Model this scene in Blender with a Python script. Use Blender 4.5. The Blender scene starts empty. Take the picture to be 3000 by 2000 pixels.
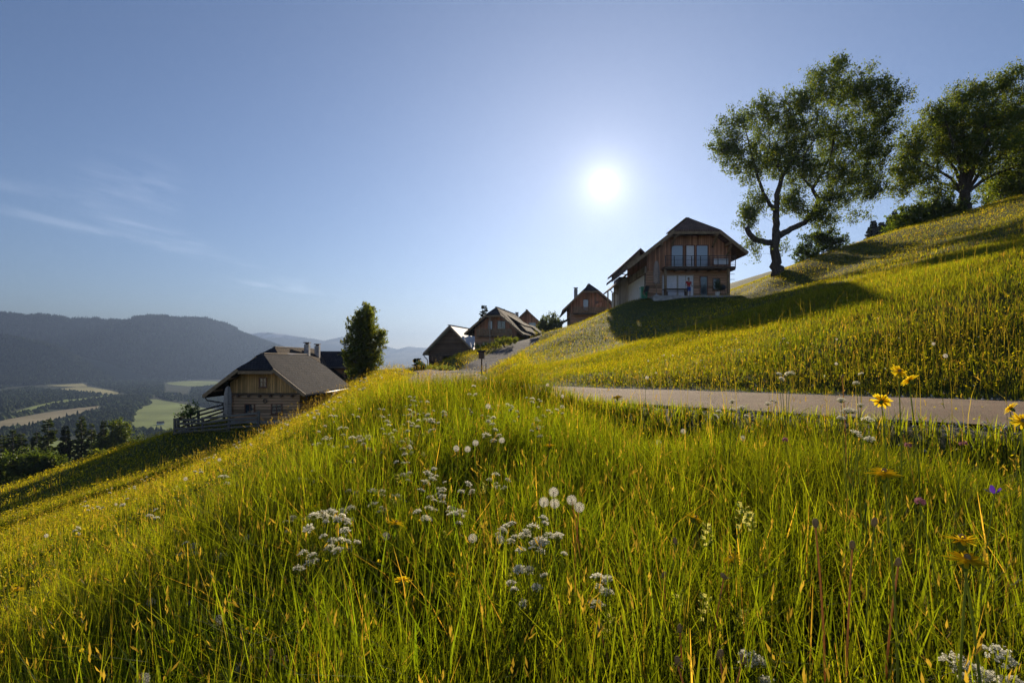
import bpy, bmesh, math, random
import numpy as np
from mathutils import Vector, Matrix

SC = bpy.context.scene
COL = SC.collection
RNG = np.random.default_rng(7)
random.seed(7)
F, CX, H0 = 1667.0, 1500.0, 1050.0        # focal length and principal point of the reference frame, horizon row
def W(px, py, d):                           # the place in the world seen at that spot at that distance
    return np.array([(px - CX) / F * d, d, (H0 - py) / F * d])
SUN_DIR = np.array([(1770 - CX) / F, 1.0, (H0 - 540) / F]); SUN_DIR = SUN_DIR / np.linalg.norm(SUN_DIR)
SUN_EL = math.asin(SUN_DIR[2]); SUN_AZ = math.atan2(SUN_DIR[0], SUN_DIR[1])

# ------------------------------------------------------------------ objects
def link(o, parent=None):
    COL.objects.link(o)
    if parent is not None: o.parent = parent
    return o
def tag(o, label=None, cat=None, group=None, kind=None):
    if label: o['label'] = label
    if cat: o['category'] = cat
    if group: o['group'] = group
    if kind: o['kind'] = kind
    return o
def thing(name, label, cat, loc=(0, 0, 0), rotz=0.0, group=None):
    o = bpy.data.objects.new(name, None); o.empty_display_size = 0.2
    o.location = [float(v) for v in loc]; o.rotation_euler = (0, 0, rotz)
    link(o); return tag(o, label, cat, group)
def copy_tree(o, parent=None):
    c = o.copy(); COL.objects.link(c)
    if parent is not None: c.parent = parent
    for ch in list(o.children): copy_tree(ch, c)
    return c
def np_mesh(name, V, Fc, col=None, smooth=False):
    V = np.asarray(V, dtype=np.float32); Fc = np.asarray(Fc, dtype=np.int32)
    m = bpy.data.meshes.new(name); k = Fc.shape[1]
    m.vertices.add(len(V)); m.vertices.foreach_set('co', V.ravel())
    m.loops.add(Fc.size); m.loops.foreach_set('vertex_index', Fc.ravel())
    m.polygons.add(len(Fc)); m.polygons.foreach_set('loop_start', np.arange(0, Fc.size, k, dtype=np.int32))
    if smooth: m.polygons.foreach_set('use_smooth', np.ones(len(Fc), dtype=bool))
    if col is not None:
        a = m.color_attributes.new('Col', 'FLOAT_COLOR', 'POINT')
        c = np.ones((len(V), 4), dtype=np.float32); c[:, :3] = col
        a.data.foreach_set('color', c.ravel())
    m.update(calc_edges=True); return m
def np_obj(name, V, Fc, mat, parent=None, col=None, smooth=False):
    m = np_mesh(name, V, Fc, col, smooth); m.materials.append(mat)
    return link(bpy.data.objects.new(name, m), parent)

class MB:
    """collects shapes and links them as ONE mesh object"""
    def __init__(s): s.v = []; s.f = []; s.sm = []
    def add(s, vs, fs, smooth=False):
        b = len(s.v); s.v += [tuple(float(c) for c in p) for p in vs]
        s.f += [tuple(b + i for i in f) for f in fs]; s.sm += [smooth] * len(fs); return s
    def box(s, x0, x1, y0, y1, z0, z1):
        return s.add([(x0,y0,z0),(x1,y0,z0),(x1,y1,z0),(x0,y1,z0),(x0,y0,z1),(x1,y0,z1),(x1,y1,z1),(x0,y1,z1)],
                     [(0,3,2,1),(4,5,6,7),(0,1,5,4),(1,2,6,5),(2,3,7,6),(3,0,4,7)])
    def prism(s, poly, vec):
        n = len(poly); p = [Vector(q) for q in poly]; w = Vector(vec)
        vs = [tuple(q) for q in p] + [tuple(q + w) for q in p]
        return s.add(vs, [tuple(range(n))[::-1], tuple(range(n, 2*n))] + [(i, (i+1) % n, n + (i+1) % n, n + i) for i in range(n)])
    def slab(s, poly, t): return s.prism(poly, (0, 0, -t))
    def bar(s, a, b, w, h=None, up=(0, 0, 1)):
        h = h or w; a = Vector(a); b = Vector(b); d = (b - a).normalized(); u = Vector(up)
        if abs(d.dot(u)) > .98: u = Vector((1, 0, 0))
        x = d.cross(u).normalized(); z = x.cross(d).normalized()
        vs = [p + x*sx*w/2 + z*sz*h/2 for p in (a, b) for sx, sz in ((-1,-1),(1,-1),(1,1),(-1,1))]
        return s.add(vs, [(3,2,1,0),(4,5,6,7)] + [(i, (i+1) % 4, 4+(i+1) % 4, 4+i) for i in range(4)])
    def tube(s, path, radii, n=8, cap=True):
        path = [Vector(p) for p in path]; b = len(s.v)
        if not hasattr(radii, '__len__'): radii = [radii] * len(path)
        prev = None
        for i, p in enumerate(path):
            d = (path[min(i+1, len(path)-1)] - path[max(i-1, 0)])
            d = d.normalized() if d.length > 1e-9 else Vector((0, 0, 1))
            if prev is None: prev = Vector((1, 0, 0)) if abs(d.x) < .9 else Vector((0, 1, 0))
            x = (prev - d * prev.dot(d)).normalized(); y = d.cross(x); prev = x
            for k in range(n):
                a = 2*math.pi*k/n; q = p + (x*math.cos(a) + y*math.sin(a))*radii[i]; s.v.append(tuple(q))
        for i in range(len(path)-1):
            for k in range(n):
                s.f.append((b+i*n+k, b+i*n+(k+1) % n, b+(i+1)*n+(k+1) % n, b+(i+1)*n+k)); s.sm.append(True)
        if cap:
            s.f.append(tuple(b+k for k in range(n))[::-1]); s.sm.append(False)
            e = b+(len(path)-1)*n; s.f.append(tuple(e+k for k in range(n))); s.sm.append(False)
        return s
    def lathe(s, prof, c=(0, 0, 0), n=12):
        b = len(s.v)
        for r, z in prof:
            for k in range(n):
                a = 2*math.pi*k/n; s.v.append((c[0]+r*math.cos(a), c[1]+r*math.sin(a), c[2]+z))
        for i in range(len(prof)-1):
            for k in range(n):
                s.f.append((b+i*n+k, b+i*n+(k+1) % n, b+(i+1)*n+(k+1) % n, b+(i+1)*n+k)); s.sm.append(True)
        return s
    def ball(s, c, r, n=8, m=6, sq=(1, 1, 1)):
        prof = [(max(1e-4, r*math.sin(math.pi*i/m)), -r*math.cos(math.pi*i/m)) for i in range(m+1)]
        b = len(s.v); s.lathe(prof, (0, 0, 0), n)
        for i in range(b, len(s.v)):
            v = s.v[i]; s.v[i] = (c[0]+v[0]*sq[0], c[1]+v[1]*sq[1], c[2]+v[2]*sq[2])
        return s
    def mesh(s, name, mat):
        m = bpy.data.meshes.new(name); m.from_pydata(s.v, [], s.f); m.materials.append(mat)
        m.polygons.foreach_set('use_smooth', np.array(s.sm, dtype=bool)); m.update(); return m
    def build(s, name, mat, parent=None, label=None):
        o = link(bpy.data.objects.new(name, s.mesh(name, mat)), parent)
        if label: o['label'] = label
        return o

# ------------------------------------------------------------------ materials
def nt(name):
    m = bpy.data.materials.new(name); m.use_nodes = True; t = m.node_tree; t.nodes.clear()
    out = t.nodes.new('ShaderNodeOutputMaterial')
    return m, t, out
def N(t, typ, **kw):
    n = t.nodes.new(typ)
    for k, v in kw.items():
        if k.startswith('i_'): n.inputs[k[2:].replace('_', ' ')].default_value = v
        else: setattr(n, k, v)
    return n
def L(t, a, b): t.links.new(a, b)
def rgba(c): return (c[0], c[1], c[2], 1)
def coords(t, scale=(1, 1, 1), rot=(0, 0, 0)):
    tc = N(t, 'ShaderNodeTexCoord'); mp = N(t, 'ShaderNodeMapping')
    mp.inputs['Scale'].default_value = scale; mp.inputs['Rotation'].default_value = rot
    L(t, tc.outputs['Object'], mp.inputs['Vector']); return mp.outputs['Vector']
def ramp(t, fac, stops):
    r = N(t, 'ShaderNodeValToRGB'); e = r.color_ramp.elements
    while len(e) < len(stops): e.new(.5)
    for q, (p, c) in zip(e, stops): q.position = p; q.color = rgba(c)
    L(t, fac, r.inputs['Fac']); return r.outputs['Color']
def mixc(t, fac, a, b, mode='MIX'):
    m = N(t, 'ShaderNodeMix', data_type='RGBA', blend_type=mode)
    for s, v in ((0, fac), (6, a), (7, b)):
        if hasattr(v, 'links') or hasattr(v, 'is_linked'): L(t, v, m.inputs[s])
        else: m.inputs[s].default_value = v if s == 0 else rgba(v)
    return m.outputs[2]
def plain(name, c, rough=.6, var=.25, scale=6, metal=0.0, bump=.0):
    m, t, out = nt(name); b = N(t, 'ShaderNodeBsdfPrincipled')
    v = coords(t, (scale,)*3); n = N(t, 'ShaderNodeTexNoise', i_Scale=1.0, i_Detail=5.0); L(t, v, n.inputs['Vector'])
    c0 = [x*(1-var) for x in c]; c1 = [min(1, x*(1+var)) for x in c]
    L(t, ramp(t, n.outputs['Fac'], [(.3, c0), (.7, c1)]), b.inputs['Base Color'])
    b.inputs['Roughness'].default_value = rough; b.inputs['Metallic'].default_value = metal
    if bump:
        bp = N(t, 'ShaderNodeBump', i_Strength=bump, i_Distance=.02); L(t, n.outputs['Fac'], bp.inputs['Height']); L(t, bp.outputs['Normal'], b.inputs['Normal'])
    L(t, b.outputs[0], out.inputs['Surface']); return m
def boards(name, c, axis='x', width=.16, rough=.75, gap=.12, var=.35):
    """wooden boards or logs: a dark joint every `width`, each board its own tone, grain along the board"""
    m, t, out = nt(name); b = N(t, 'ShaderNodeBsdfPrincipled')
    tc = N(t, 'ShaderNodeTexCoord'); sp = N(t, 'ShaderNodeSeparateXYZ'); L(t, tc.outputs['Object'], sp.inputs[0])
    if axis == 'x':                                             # vertical boards: joints follow x + y
        ad = N(t, 'ShaderNodeMath', operation='ADD'); L(t, sp.outputs['X'], ad.inputs[0]); L(t, sp.outputs['Y'], ad.inputs[1]); u = ad.outputs[0]
    else: u = sp.outputs['Z']
    dv = N(t, 'ShaderNodeMath', operation='DIVIDE'); L(t, u, dv.inputs[0]); dv.inputs[1].default_value = width
    fl = N(t, 'ShaderNodeMath', operation='FLOOR'); L(t, dv.outputs[0], fl.inputs[0])
    fr = N(t, 'ShaderNodeMath', operation='FRACT'); L(t, dv.outputs[0], fr.inputs[0])
    wn = N(t, 'ShaderNodeTexWhiteNoise', noise_dimensions='1D'); L(t, fl.outputs[0], wn.inputs['W'])
    gs = (18, 18, 1.2) if axis == 'x' else (1.2, 1.2, 22)
    ns = N(t, 'ShaderNodeTexNoise', i_Scale=1.0, i_Detail=6.0); L(t, coords(t, gs), ns.inputs['Vector'])
    n2 = N(t, 'ShaderNodeTexNoise', i_Scale=.7, i_Detail=3.0); L(t, coords(t), n2.inputs['Vector'])
    tone = ramp(t, wn.outputs['Value'], [(0, [x*(1-var) for x in c]), (1, [min(1, x*(1+var)) for x in c])])
    tone = mixc(t, .55, tone, ramp(t, ns.outputs['Fac'], [(.3, (.45, .45, .45)), (.7, (1, 1, 1))]), 'MULTIPLY')
    tone = mixc(t, .35, tone, ramp(t, n2.outputs['Fac'], [(.35, (.5, .5, .52)), (.65, (1, 1, 1))]), 'MULTIPLY')
    pp = N(t, 'ShaderNodeMath', operation='PINGPONG'); L(t, fr.outputs[0], pp.inputs[0]); pp.inputs[1].default_value = .5
    jt = N(t, 'ShaderNodeMapRange'); L(t, pp.outputs[0], jt.inputs['Value']); jt.inputs['From Min'].default_value = 0; jt.inputs['From Max'].default_value = gap
    L(t, mixc(t, jt.outputs[0], [x*.22 for x in c], tone), b.inputs['Base Color'])
    bp = N(t, 'ShaderNodeBump', i_Strength=.8, i_Distance=.03); L(t, jt.outputs[0], bp.inputs['Height']); L(t, bp.outputs['Normal'], b.inputs['Normal'])
    b.inputs['Roughness'].default_value = rough; b.inputs['Specular IOR Level'].default_value = .25
    L(t, b.outputs[0], out.inputs['Surface']); return m
def shingles(name, c1, c2, rough=.7, bw=.22, rh=.2):
    m, t, out = nt(name); b = N(t, 'ShaderNodeBsdfPrincipled')
    tc = N(t, 'ShaderNodeTexCoord'); sp = N(t, 'ShaderNodeSeparateXYZ'); L(t, tc.outputs['Object'], sp.inputs[0])
    ge = N(t, 'ShaderNodeNewGeometry')
    ad = N(t, 'ShaderNodeMath', operation='ADD'); L(t, sp.outputs['X'], ad.inputs[0]); L(t, sp.outputs['Y'], ad.inputs[1])
    zz = N(t, 'ShaderNodeMath', operation='MULTIPLY'); L(t, sp.outputs['Z'], zz.inputs[0]); zz.inputs[1].default_value = 1.5
    # a slope whose courses follow height; across it the position along the ridge
    cb = N(t, 'ShaderNodeCombineXYZ'); L(t, ad.outputs[0], cb.inputs[0]); L(t, zz.outputs[0], cb.inputs[1])
    br = N(t, 'ShaderNodeTexBrick'); L(t, cb.outputs[0], br.inputs['Vector'])
    br.inputs['Scale'].default_value = 1; br.inputs['Brick Width'].default_value = bw; br.inputs['Row Height'].default_value = rh
    br.inputs['Mortar Size'].default_value = .016; br.inputs['Color1'].default_value = rgba(c1); br.inputs['Color2'].default_value = rgba(c2)
    br.inputs['Mortar'].default_value = rgba([x*.25 for x in c1])
    ns = N(t, 'ShaderNodeTexNoise', i_Scale=.9, i_Detail=6.0, i_Roughness=.7); L(t, coords(t), ns.inputs['Vector'])
    c = mixc(t, .8, br.outputs['Color'], ramp(t, ns.outputs['Fac'], [(.35, (.45, .45, .48)), (.65, (1.0, .95, .85))]), 'MULTIPLY')
    L(t, c, b.inputs['Base Color']); b.inputs['Roughness'].default_value = .95; b.inputs['Specular IOR Level'].default_value = .06
    bp = N(t, 'ShaderNodeBump', i_Strength=.7, i_Distance=.03); L(t, br.outputs['Fac'], bp.inputs['Height']); bp.invert = True
    L(t, bp.outputs['Normal'], b.inputs['Normal'])
    L(t, b.outputs[0], out.inputs['Surface']); return m
def leafy(name, trans=.55, tint=(1.25, 1.35, .55), gloss=.06, rough=.35):
    """thin leaves and blades: reflect their own colour, let warm light through"""
    m, t, out = nt(name); a = N(t, 'ShaderNodeAttribute', attribute_name='Col')
    d = N(t, 'ShaderNodeBsdfDiffuse'); tr = N(t, 'ShaderNodeBsdfTranslucent'); g = N(t, 'ShaderNodeBsdfGlossy')
    L(t, a.outputs['Color'], d.inputs['Color'])
    L(t, mixc(t, 1.0, a.outputs['Color'], tint, 'MULTIPLY'), tr.inputs['Color'])
    g.inputs['Roughness'].default_value = rough; g.inputs['Color'].default_value = (.8, .85, .7, 1)
    m1 = N(t, 'ShaderNodeMixShader'); m1.inputs[0].default_value = trans; L(t, d.outputs[0], m1.inputs[1]); L(t, tr.outputs[0], m1.inputs[2])
    m2 = N(t, 'ShaderNodeMixShader'); m2.inputs[0].default_value = gloss; L(t, m1.outputs[0], m2.inputs[1]); L(t, g.outputs[0], m2.inputs[2])
    L(t, m2.outputs[0], out.inputs['Surface']); return m
def petal(name, c, trans=.5, var=.15):
    m, t, out = nt(name); d = N(t, 'ShaderNodeBsdfDiffuse'); tr = N(t, 'ShaderNodeBsdfTranslucent')
    ns = N(t, 'ShaderNodeTexNoise', i_Scale=60.0, i_Detail=2.0); L(t, coords(t), ns.inputs['Vector'])
    c_ = ramp(t, ns.outputs['Fac'], [(.3, [x*(1-var) for x in c]), (.7, c)])
    L(t, c_, d.inputs['Color']); L(t, c_, tr.inputs['Color'])
    m1 = N(t, 'ShaderNodeMixShader'); m1.inputs[0].default_value = trans; L(t, d.outputs[0], m1.inputs[1]); L(t, tr.outputs[0], m1.inputs[2])
    L(t, m1.outputs[0], out.inputs['Surface']); return m
def glass_mat(name, c=(.05, .06, .07), rough=.06):
    m, t, out = nt(name); b = N(t, 'ShaderNodeBsdfPrincipled'); b.inputs['Base Color'].default_value = rgba(c)
    b.inputs['Roughness'].default_value = rough; b.inputs['Specular IOR Level'].default_value = .9
    ns = N(t, 'ShaderNodeTexNoise', i_Scale=2.0); L(t, coords(t), ns.inputs['Vector'])
    bp = N(t, 'ShaderNodeBump', i_Strength=.04, i_Distance=.05); L(t, ns.outputs['Fac'], bp.inputs['Height']); L(t, bp.outputs['Normal'], b.inputs['Normal'])
    L(t, b.outputs[0], out.inputs['Surface']); return m
M = {}
M['blade'] = leafy('grass_blade', .7, (3.7, 2.9, .5), .018, .6)
M['leaf'] = leafy('tree_leaf', .5, (2.7, 2.5, .6), .04, .45); M['herb'] = leafy('herb_leaf', .35, (2.2, 2.2, .6), .02, .5)
M['needle'] = leafy('conifer_needle', .35, (2.0, 2.0, .6), .03, .5)
M['forest'] = leafy('forest_foliage', .2, (1.5, 1.6, .6), .0, .6)
M['bark'] = plain('bark', (.07, .052, .04), .9, .5, 9, bump=.6)
M['log'] = boards('log_wall', (.62, .38, .22), 'z', .21, gap=.16)
M['larch'] = boards('larch_boards', (.74, .43, .17), 'x', .17, gap=.1)
M['oldwood'] = boards('old_boards', (0.195, 0.124, 0.081), 'z', .24)
M['oldwood_v'] = boards('old_upright_boards', (0.247, 0.150, 0.091), 'x', .2)
M['redwood'] = boards('red_brown_boards', (.68, .32, .18), 'x', .18)
M['redlog'] = boards('red_brown_logs', (.62, .36, .22), 'z', .24, gap=.1)
M['palelog'] = boards('pale_weathered_boards', (.68, .58, .48), 'x', .16)
M['beam'] = plain('beam_wood', (.3, .19, .1), .7, .3, 5)
M['darkbeam'] = plain('dark_beam_wood', (.11, .07, .045), .75, .35, 5)
M['greywood'] = boards('weathered_fence_wood', (.2, .18, .16), 'z', .5, gap=.01, var=.3)
M['shingle_dark'] = shingles('dark_shingles', (.055, .055, .066), (.085, .08, .088))
M['shingle_brown'] = shingles('brown_shingles', (.10, .08, .065), (.16, .125, .095))
M['shingle_red'] = shingles('red_brown_shingles', (.24, .15, .125), (.3, .19, .155))
M['ridge'] = plain('pale_ridge_boards', (.34, .25, .17), .8, .3, 8)
M['sheetmetal'] = plain('bright_sheet_roof', (.72, .71, .69), .75, .12, 3)
M['plaster'] = plain('pale_plaster', (.78, .72, .64), .85, .08, 2)
M['stone'] = plain('foundation_stone', (.4, .38, .36), .9, .35, 3, bump=.6)
M['metal'] = plain('dark_gutter_metal', (.07, .06, .055), .45, .2, 4, metal=.6)
M['glass'] = glass_mat('window_glass')
M['glass_sky'] = glass_mat('glass_painted_sky', (.36, .41, .47), .05)  # reflected sky painted into the panes as a pale base colour
M['curtain'] = plain('pale_curtain', (.82, .8, .82), .7, .1, 9)
M['frame_red'] = plain('red_brown_window_frame', (.18, .07, .035), .6, .2, 8)
M['frame_light'] = plain('light_window_frame', (.5, .42, .34), .6, .15, 8)
M['parasol'] = plain('parasol_cloth', (.34, .29, .25), .9, .2, 7)
M['umb_red'] = plain('parasol_cloth_taupe', (.36, .27, .22), .9, .2, 7)
M['green_plastic'] = plain('green_plastic', (.02, .2, .09), .45, .1, 5)
M['dark_plastic'] = plain('dark_plastic', (.04, .04, .045), .5, .15, 5)
M['slate_panel'] = glass_mat('roof_panel_glass', (.5, .52, .55), .2)
# ------------------------------------------------------------------ terrain
def _hash(ix, iy, s):
    h = (ix.astype(np.int64)*374761393 + iy.astype(np.int64)*668265263 + s*1442695041) & 0x7fffffff
    h = ((h ^ (h >> 13))*1274126177) & 0x7fffffff
    return ((h ^ (h >> 16)) & 0xffff) / 65535.0
def vnoise(x, y, s=0):
    x = np.asarray(x, float); y = np.asarray(y, float)
    ix = np.floor(x); iy = np.floor(y); fx = x-ix; fy = y-iy; fx = fx*fx*(3-2*fx); fy = fy*fy*(3-2*fy)
    a = _hash(ix, iy, s); b = _hash(ix+1, iy, s); c = _hash(ix, iy+1, s); d = _hash(ix+1, iy+1, s)
    return (a*(1-fx)+b*fx)*(1-fy)+(c*(1-fx)+d*fx)*fy
def fnoise(x, y, s=0, o=4):
    r = 0; a = .5
    for i in range(o): r = r+a*vnoise(x*2**i, y*2**i, s+i); a *= .5
    return r/(1-.5**o)
CTRL = np.array([
    (0,0,-1.12),(0,-6,-1.25),(3,0,-1.22),(1.5,2,-1.18),(2.6,3,-1.26),(4,1.8,-1.24),(5.5,0,-1.2),(8,-2.5,-1.05),(9.3,8.2,-.1),(6.3,11.8,-.2),(12.5,4,.05),(17,0,.45),(3,16,-.5),(1.6,22,-.6),(.6,28,-.62),(7.6,13,.4),
    (-2,1,-1.65),(-5,2,-2.55),(-6,-8,-2.9),(-1.2,5,-1.1),(-1.9,5,-1.35),(-3,5,-1.78),(-6,5,-2.85),(0,5,-1.08),(0,8.2,-.84),(.1,9.5,-.78),
    (-1.6,8,-.84),(-2.3,8,-1.08),(-3,8,-1.4),(-5,8,-2.3),(-10,9,-3.85),(-20,8,-6.4),(-.9,12,-.74),(-2.8,12,-.74),(-3.6,12,-1.18),(-4.5,12,-1.75),(-7,12,-2.85),
    (-4.0,17,-.8),(-5.1,17,-1.42),(-6.3,17,-2.15),(-9,17,-3.4),(-15,17,-5.05),(-5.2,22,-.88),(-6.6,22,-1.75),(-8.2,22,-2.7),(-12,22,-4.1),(-6,26,-.95),
    (-5.9,30,-1.0),(-7.1,30,-1.15),(-9,30,-2.35),(-11.1,30,-3.6),(-13.2,30,-4.35),(-14.3,34,-4.8),(-19.4,37.5,-5.1),
    (-25,27.8,-7.3),(-30,18,-8.8),(-40,30,-11.2),(-60,50,-16.2),(-45,75,-11.2),(-81,90,-20.6),(-100,60,-25.5),(-60,15,-16.2),(-120,100,-29.5),(-35,50,-9.3),
    (-18,42,-4.95),(-22.5,40,-5.0),(-22.5,45,-4.9),(-18,46,-4.4),(-15.5,43,-4.85),(-13.2,42,-3.8),(-11.1,42,-2.0),(-8.9,38,-1.05),(-9,44,-1.1),(-18,58,-3.2),(-21,66,-2.5),(-13,54,-1.9),(-28,60,-6),
    (9.9,14.1,1.2),(5,25,.35),(2,35,-.1),(4,45,1.7),(1.5,45,.55),(9.6,50,4.3),(12.2,51.5,5.45),(16,53,5.65),(21,53,5.75),(14,58,5.8),(20,60,6.2),(24.3,52,7.75),(12,40,3.1),(18,40,4.3),(17,46,4.5),(14,46,4.2),(20.5,46,5.0),(16,49.6,5.35),(19,50,5.45),(13.5,50,5.0),(30,30,8.3),(18,10,3.2),(30,5,6.6),(44,55,14.1),(60,50,18.5),(60,20,16.4),(40,-10,8.5),(25,-15,3.9),(34,60,11.2),(25,25,6.5),(45,30,12.6),
    (8,85,4.5),(20,80,6.4),(45,75,13.3),(70,80,19),(50,100,16.2),(62,100,19.6),(80,110,24),(100,80,27),
    (-4.5,40,-1.0),(-6.5,47,-1.0),(-10,57,-1.15),(-7,66,-.8),(-4.4,67,-.2),(-1.8,50,-.25),(0,58,.72),(2.4,68,2.0),(3.8,75,2.7),
    (-3.3,55,.45),(-.9,60,1.5),(1.1,66,2.45),(-1.5,73,1.9),(-5.5,74,.9),(1.5,90,3.5),(-9,80,-1.2),(8,88,4.6),(14,95,5),
], float)
_S = 40.0
def _phi(r): return np.where(r > 0, r*r*np.log(np.maximum(r, 1e-9)), 0)
def _fit():
    P = CTRL[:, :2]/_S; n = len(P)
    K = _phi(np.hypot(P[:, None, 0]-P[None, :, 0], P[:, None, 1]-P[None, :, 1])) + np.eye(n)*2e-4
    Q = np.hstack([np.ones((n, 1)), P]); A = np.block([[K, Q], [Q.T, np.zeros((3, 3))]])
    return np.linalg.solve(A, np.concatenate([CTRL[:, 2], np.zeros(3)]))
_WT = _fit()
def rbf(x, y):
    x = np.asarray(x, float).ravel()/_S; y = np.asarray(y, float).ravel()/_S; out = np.empty(len(x)); P = CTRL[:, :2]/_S
    for i in range(0, len(x), 40000):
        a = x[i:i+40000]; b = y[i:i+40000]
        out[i:i+40000] = _phi(np.hypot(a[:, None]-P[None, :, 0], b[:, None]-P[None, :, 1])) @ _WT[:-3] + _WT[-3] + _WT[-2]*a + _WT[-1]*b
    return out
FLOOR = -150.0
# crests of the wooded ridges and the far snow range: place along the range, height
RB = np.array([(-8000,400),(-4500,395),(-4215,354),(-4050,366),(-3750,336),(-3345,311),(-3240,346),(-3135,358),(-3000,338),(-2850,343),(-2700,346),(-2580,322),(-2535,266),(-2400,219),(-2220,150),(-2010,60),(-1800,-36),(-1500,-148),(-900,-150)], float)
RA = np.array([(-8000,380),(-4200,260),(-3240,140),(-2958,84),(-2808,-15),(-2690,-92),(-2590,-150),(-900,-150)], float)
RC = np.array([(-7500,210),(-5300,280),(-4950,370),(-4680,425),(-4380,470),(-3900,415),(-3300,320),(-3000,390),(-2640,310),(-2220,228),(-2010,165),(-1830,210),(-1500,190),(-1000,165),(0,150),(4500,150)], float)
def far_z(x, y):
    z = np.full(np.shape(x), FLOOR)
    def hump(R, y0, y1, back, wob, seed, amp, k):
        h = np.interp(x, R[:, 0], R[:, 1]) - FLOOR
        s = (y + wob*(fnoise(x/k, y/k, seed)-.5) - y0)/(y1-y0)
        up = np.clip(s, 0, 1); up = up**1.15*(1 - .12*np.sin(up*np.pi))
        dn = 1-np.clip((y-y1)/back, 0, 1)*.8
        return FLOOR + h*np.where(y < y1, up, dn)*(1+amp*(fnoise(x/k*3, y/k*3, seed+9)-.5)*np.sin(np.clip(s, 0, 1)*np.pi))
    z = np.maximum(z, hump(RB, 4250, 5000, 2500, 900, 21, .6, 420))
    z = np.maximum(z, hump(RA, 3000, 3600, 900, 260, 31, .3, 300))
    z = np.maximum(z, hump(RC, 6800, 10000, 2000, 1200, 41, .5, 750))
    return z
def base_z(x, y):
    x = np.asarray(x, float).ravel(); y = np.asarray(y, float).ravel()
    cx = np.clip(x, -150, 120); cy = np.clip(y, -30, 140)
    z = rbf(cx, cy) + np.where(x < -150, .24*(x+150), 0) + np.where(x > 120, .1*np.minimum(x-120, 300), 0) + .04*np.minimum(cy*0+(y-cy), 0)
    z = z + (fnoise(x/7, y/7, 3)-.5)*.3*np.clip((np.hypot(x, y)-5)/15, 0, 1) + (fnoise(x/2.2, y/2.2, 5, 2)-.5)*.12
    ye = np.interp(x, [-200,-81,-45,-25,-12,0,10,30,60,150], [96,92,82,86,98,112,120,128,150,190])
    e = np.maximum(0, y-ye); z = z - np.interp(x, [-60, -20], [.30, .62])*e*e/(e+22)
    f = far_z(x, y); hi = np.maximum(z, f); return hi + 6*np.log1p(np.exp(-np.abs(z-f)/6))
def polyline(P, step=.25):
    P = np.asarray(P, float); t = np.arange(len(P)); out = []
    for i in range(len(P)-1):                     # Catmull-Rom
        p0 = P[max(i-1, 0)]; p1 = P[i]; p2 = P[i+1]; p3 = P[min(i+2, len(P)-1)]
        n = max(2, int(np.linalg.norm(p2-p1)/step)); s = np.linspace(0, 1, n, endpoint=False)[:, None]
        out.append(.5*((2*p1)+(-p0+p2)*s+(2*p0-5*p1+4*p2-p3)*s**2+(-p0+3*p1-3*p2+p3)*s**3))
    return np.vstack(out+[P[-1:]])
ROAD = polyline([(30,-17,-.3),(20,-7.7,-.42),(12,.2,-.54),(6.2,6.0,-.62),(2.2,10.7,-.7),(-.6,16.5,-.86),(-2.4,24,-1.0),(-3.5,32,-1.05),(-4.6,40,-1.03),(-6.6,47,-1.0),(-10,57,-1.12),(-13.5,66,-1.3)])
DRIVE = polyline([(-4.2,38.5,-.98),(-3.2,43,-.85),(-2.1,50,-.3),(-.3,58,.72),(2.0,68,2.0),(4.2,76,2.75),(7.5,83,3.9)])
HW_ROAD, HW_DRIVE = 1.95, 1.3
# raster of the near ground, with the road and the drive cut into it
GX0, GY0, GS = -160.0, -36.0, .4
GNX, GNY = int(300/GS), int(226/GS)
_gx = GX0+np.arange(GNX)*GS; _gy = GY0+np.arange(GNY)*GS
_XX, _YY = np.meshgrid(_gx, _gy)
GZ = base_z(_XX, _YY).reshape(GNY, GNX)
GD = np.full((GNY, GNX), 99.0)                     # distance to the edge of road or drive
def carve(path, hw, soft):
    global GZ
    m = (_XX > path[:, 0].min()-12) & (_XX < path[:, 0].max()+12) & (_YY > path[:, 1].min()-12) & (_YY < path[:, 1].max()+12)
    idx = np.argwhere(m); px = _XX[m]; py = _YY[m]; best = np.full(len(px), 1e9); bz = np.zeros(len(px))
    P = path[::2]
    for i in range(0, len(px), 20000):
        d = np.hypot(px[i:i+20000, None]-P[None, :, 0], py[i:i+20000, None]-P[None, :, 1])
        j = d.argmin(1); best[i:i+20000] = d[np.arange(len(j)), j]; bz[i:i+20000] = P[j, 2]
    e = best-hw; w = np.clip(1-(e-.25)/soft, 0, 1); w = w*w*(3-2*w)
    GZ[m] = GZ[m]*(1-w)+bz*w
    GD[m] = np.minimum(GD[m], e)
carve(DRIVE, HW_DRIVE, 1.6); carve(ROAD, HW_ROAD, 1.3)
def _bil(G, x, y):
    fx = np.clip((np.asarray(x, float)-GX0)/GS, 0, GNX-1.001); fy = np.clip((np.asarray(y, float)-GY0)/GS, 0, GNY-1.001)
    ix = fx.astype(int); iy = fy.astype(int); fx = fx-ix; fy = fy-iy
    return (G[iy, ix]*(1-fx)+G[iy, ix+1]*fx)*(1-fy)+(G[iy+1, ix]*(1-fx)+G[iy+1, ix+1]*fx)*fy
def gz(x, y):
    x = np.atleast_1d(np.asarray(x, float)); y = np.atleast_1d(np.asarray(y, float))
    ins = (x > GX0+1) & (x < GX0+GNX*GS-2) & (y > GY0+1) & (y < GY0+GNY*GS-2)
    z = _bil(GZ, x, y)
    if (~ins).any(): z[~ins] = base_z(x[~ins], y[~ins])
    return z
def g1(x, y): return float(gz(x, y)[0])
def road_gap(x, y): return _bil(GD, x, y)

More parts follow.
